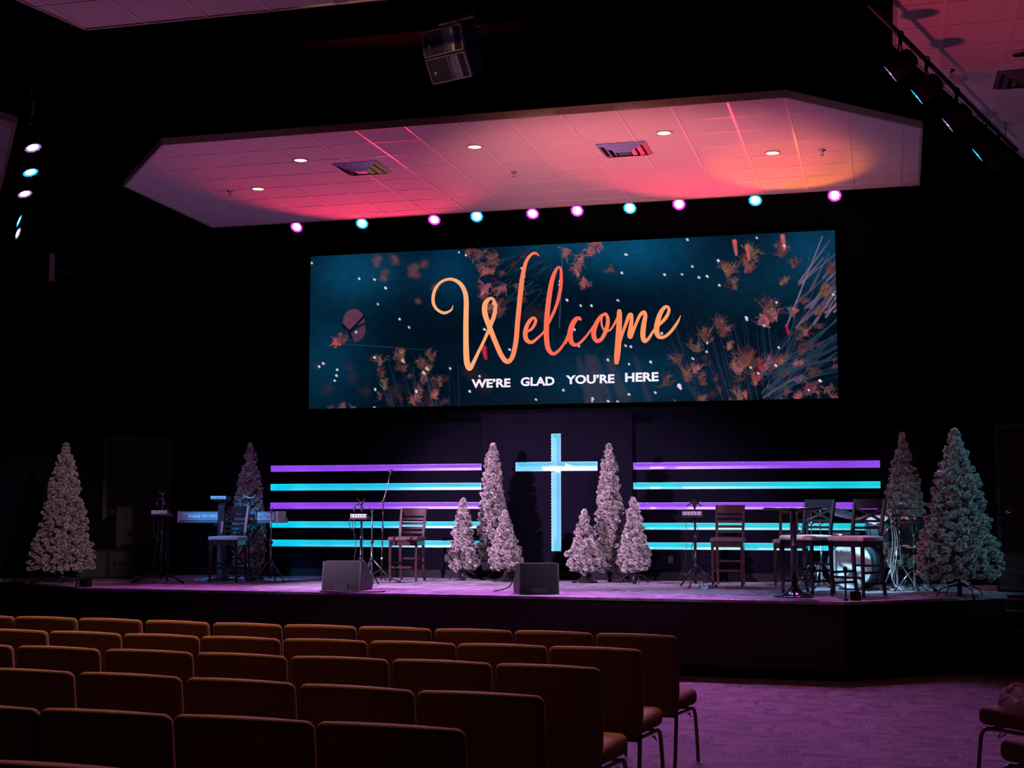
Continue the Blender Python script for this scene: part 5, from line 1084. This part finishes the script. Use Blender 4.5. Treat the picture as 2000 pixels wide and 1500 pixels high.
T = Matrix.Rotation(math.atan2(-.42, 1) * 1, 4, 'Z'); nrm = axd.normalized(); Tm = Matrix.Translation(nrm * .186) @ Matrix.Rotation(math.atan2(nrm.x, -nrm.y), 4, 'Z')
textmesh('Roland', M_ink, 'lettering', bd, -.03, .17, .20, .042, -.002, .004, M=Tm)
MB(Tm).box((-.165, -.003, .182), (.05, .002, .004)).box((-.165, -.003, .170), (.05, .002, .004)).box((-.165, -.003, .158), (.05, .002, .004)).box((-.188, -.003, .17), (.004, .002, .028)).box((-.142, -.003, .17), (.004, .002, .028)).build('badge_mark', mat('grey_badge', (.3, .34, .38), .5), bd)
for s in (-1, 1): MB().tube([(s * .25, -.02, -.12), (s * .33, -.12, -.30)], .009, 6).build('spur', M_chrome, bd)
def at_(px, py, Y): return onY(px, py, Y)
p = at_(1716, 1034, DY + .1); drum('rack_tom', 'teal rack tom tilted above the bass drum', p, .145, .26, (-.12, -.35, .9))
p = at_(1648, 1052, DY + .55); drum('snare_drum', 'shallow dark drum with chrome hoop above the bass drum', p, .18, .12, (0, -.06, 1), shell=M_plastic)
p = at_(1777, 1040, DY + .75); drum('floor_tom', 'dark floor tom behind the hi-hat stand', p, .19, .36, (0, .02, 1), shell=M_plastic)
M_cym = mat('black_cymbal_pad', (.06, .05, .08), .3, noise=.1, nscale=20, coat=.3)
def cym(label, p, R_, ax): 
    t = thing('cymbal', label, 'cymbal', p, 0, 'cymbals of the kit at stage right'); q = Vector(ax).normalized().to_track_quat('Z', 'Y').to_matrix().to_4x4()
    MB(q).lathe([(R_, -.002), (R_ * .98, .004), (R_ * .5, .02), (R_ * .2, .03), (R_ * .14, .045), (.0001, .05), (.0001, .03), (R_ * .3, .018), (R_ * .98, -.004)], 40).build('plate', M_cym, t); MB(q).lathe([(.01, .045), (.014, .05), (.014, .07), (.006, .075)], 12).build('wing_nut', M_chrome, t); return t
cym('tilted dark cymbal between the two cross-back stools', at_(1646, 1003, DY + .35), .215, (.28, -.25, 1)); cym('flat purple-lit cymbal in front of the tall tree, higher than the hi-hat', at_(1759, 993.5, DY), .215, (0, -.02, 1)); 
cym('purple-lit hi-hat cymbal pair below the flat cymbal', at_(1781, 1021, DY - .1), .18, (0, 0, 1))
def hw(label, px, Y, H, spread=.26, hub=.34, rot=-.6, name='cymbal_stand'):
    t = thing(name, label, 'cymbal stand', (atY(px, Y), Y, HS), 0, 'chrome stands of the drum kit')
    MB().cyl((0, 0, .04), (0, 0, H * .6), .0125).build('lower_tube', M_chrome, t); MB().cyl((0, 0, H * .6), (0, 0, H), .008).build('upper_tube', M_chrome, t); MB().lathe([(.02, H * .58), (.024, H * .6), (.02, H * .63)], 10).build('clutch', M_metal, t)
    for k in range(3):
        a = rot + k * 2 * pi / 3; c, s = math.cos(a), math.sin(a); m = MB(); P = [(.015 * c, .015 * s, hub + .02), (.06 * c, .06 * s, hub), (spread * c, spread * s, .02)]
        m.tube(P, .011, 6); lg = m.build('leg', M_chrome, t); MB().cyl((spread * .92 * c, spread * .92 * s, .045), (spread * 1.04 * c, spread * 1.04 * s, .013), .015).build('rubber_foot', M_rubber, lg)
    return t
hw('chrome cymbal stand with splayed legs right of the cross-back stools', 1749, DY - .02, zat(1759, 998, DY) - HS, hub=.33, rot=-.3)
hw('hi-hat stand with low crossed legs left of the biggest tree', 1783, DY - .1, zat(1781, 1024, DY - .1) - HS - .02, hub=.24, spread=.28, rot=-.5)
hw('cymbal stand seen between the legs of the left cross-back stool', 1602, DY + .3, 1.12, hub=.3, spread=.24, rot=.2); hw('chrome stand seen just left of the bass drum', 1584, DY + .45, .98, hub=.28, spread=.24, rot=-.4)
def bar(name, label, pts, r, m, cat='microphone'): o = MB().tube([Vector(p) for p in pts], r, 6).build(name, m); return tag(o, label, cat)
a = at_(1721, 1049, DY - .15); b = at_(1742, 1024, DY - .15); c_ = at_(1749, 1017, DY - .12)
t = thing('boom_arm', 'bright chrome boom arm leaning across the rack tom', 'boom arm', a); MB().tube([(0, 0, 0), b - a], .007, 6).build('rod', M_chrome, t); MB().cyl(b - a, c_ - a + Vector((.02, 0, .02)), .016, .012).build('clamp', M_metal, t)
a = at_(1560, 1043, DY); b = at_(1575, 1026, DY); c_ = at_(1558, 1024, DY)
t = thing('drum_microphone', 'slim microphone on a thin arm behind the round table', 'microphone', a); MB().cyl((0, 0, 0), at_(1569, 1034, DY) - a, .009).build('body', M_chrome, t); MB().tube([at_(1569, 1034, DY) - a, at_(1555, 1020, DY) - a, Vector((atY(1584, DY + .45), DY + .45, HS + .95)) - a], .004, 5).build('arm', M_metal, t)
a = at_(1590, 1028, DY + .2); t = thing('boom_arm', 'chrome boom arm behind the cross back of the left cross-back stool', 'boom arm', a); MB().tube([(0, 0, 0), at_(1618, 1018, DY + .3) - a], .007, 6).build('rod', M_chrome, t); MB().lathe([(.0001, -.03), (.03, 0), (.0001, .03)], 12, at_(1585, 1022, DY + .2) - a).build('counterweight', M_chrome, t)
t = thing('drum_pedal', 'double kick pedal with chrome rods left of the bass drum', 'pedal', (atY(1560, DY - .1), DY - .1, HS))
for k in range(2): MB().tube([(.02 + .02 * k, 0, .04), (.12 + .02 * k, .05, .22)], .006, 6).build('rod', M_chrome, t)
MB().box((.05, .02, .012), (.12, .2, .02), ch=.004).build('footboard', M_metal, t)
t = thing('drum_rack', 'chrome tom holder rising behind the bass drum', 'drum rack', (atY(1742, DY + .3), DY + .3, HS)); MB().cyl((0, 0, .0), (0, 0, .98), .014).build('post', M_chrome, t); MB().cyl((.09, 0, .34), (.09, 0, .96), .012).build('post', M_chrome, t)
m = MB(); m.cyl((-.12, -.02, .94), (.12, -.02, .94), .012); m.box((.04, -.03, .94), (.05, .05, .04)); m.box((.1, -.02, .78), (.05, .05, .04)); m.cyl((-.05, -.02, .78), (.12, -.02, .78), .012); m.build('arms', M_chrome, t)
scatter(7, 1745, 1830, DY - .25, DY + .35, 'thin pale cable tangled on the floor by the hi-hat stand', M_cabw, .0045, 'pale cables around the drum kit'); scatter(6, 1700, 1880, DY - .2, DY + .4, 'thin black cable on the floor around the drum kit', M_cable, .005, 'black cables around the drum kit')
b_ = (atY(1742, DY - .1), DY - .1, HS)
for k, xo in enumerate((0, .03, .06)): hanging_cable('cable', 'pale cable drooping down the cymbal stand', b_, [(xo - .02, 0, .98 - .1 * k), (xo, -.02, .6), (xo - .03, -.03, .35), (xo - .01 - .03 * k, -.04, .12), (xo + .1, -.05, .008), (xo + .25 + .05 * k, -.03, .006)], .0045, M_cabw, group='pale cables drooping down the cymbal stand')
b_ = (atY(1822, DY), DY, HS)
for k in range(3): hanging_cable('cable', 'pale cable looped on the floor left of the biggest tree', b_, [(.13 * math.cos(a_) * (1 - .15 * k), .05 * math.sin(a_), .10 + .09 * math.sin(a_ + k * .3)) for a_ in np.linspace(-1.4, 4.6, 12)] + [(.3, 0, .12), (.42, -.05, .05 + .03 * k)], .004, M_cabw, group='pale cable loops left of the biggest tree')
p = fl(1850, 1170); o = MB().tube(catmull([(-.06, -.02, .006), (-.04, 0, .03), (.1, .05, .012), (.3, .04, .01), (.5, .02, .008), (.62, .06, .008)], 5), .006, 5).build('cable', mat('rosy_cable', (.5, .25, .3), .5)); o.location = (p.x + .3, p.y + .02, HS); tag(o, 'reddish cable on the floor at the foot of the biggest tree', 'cable')
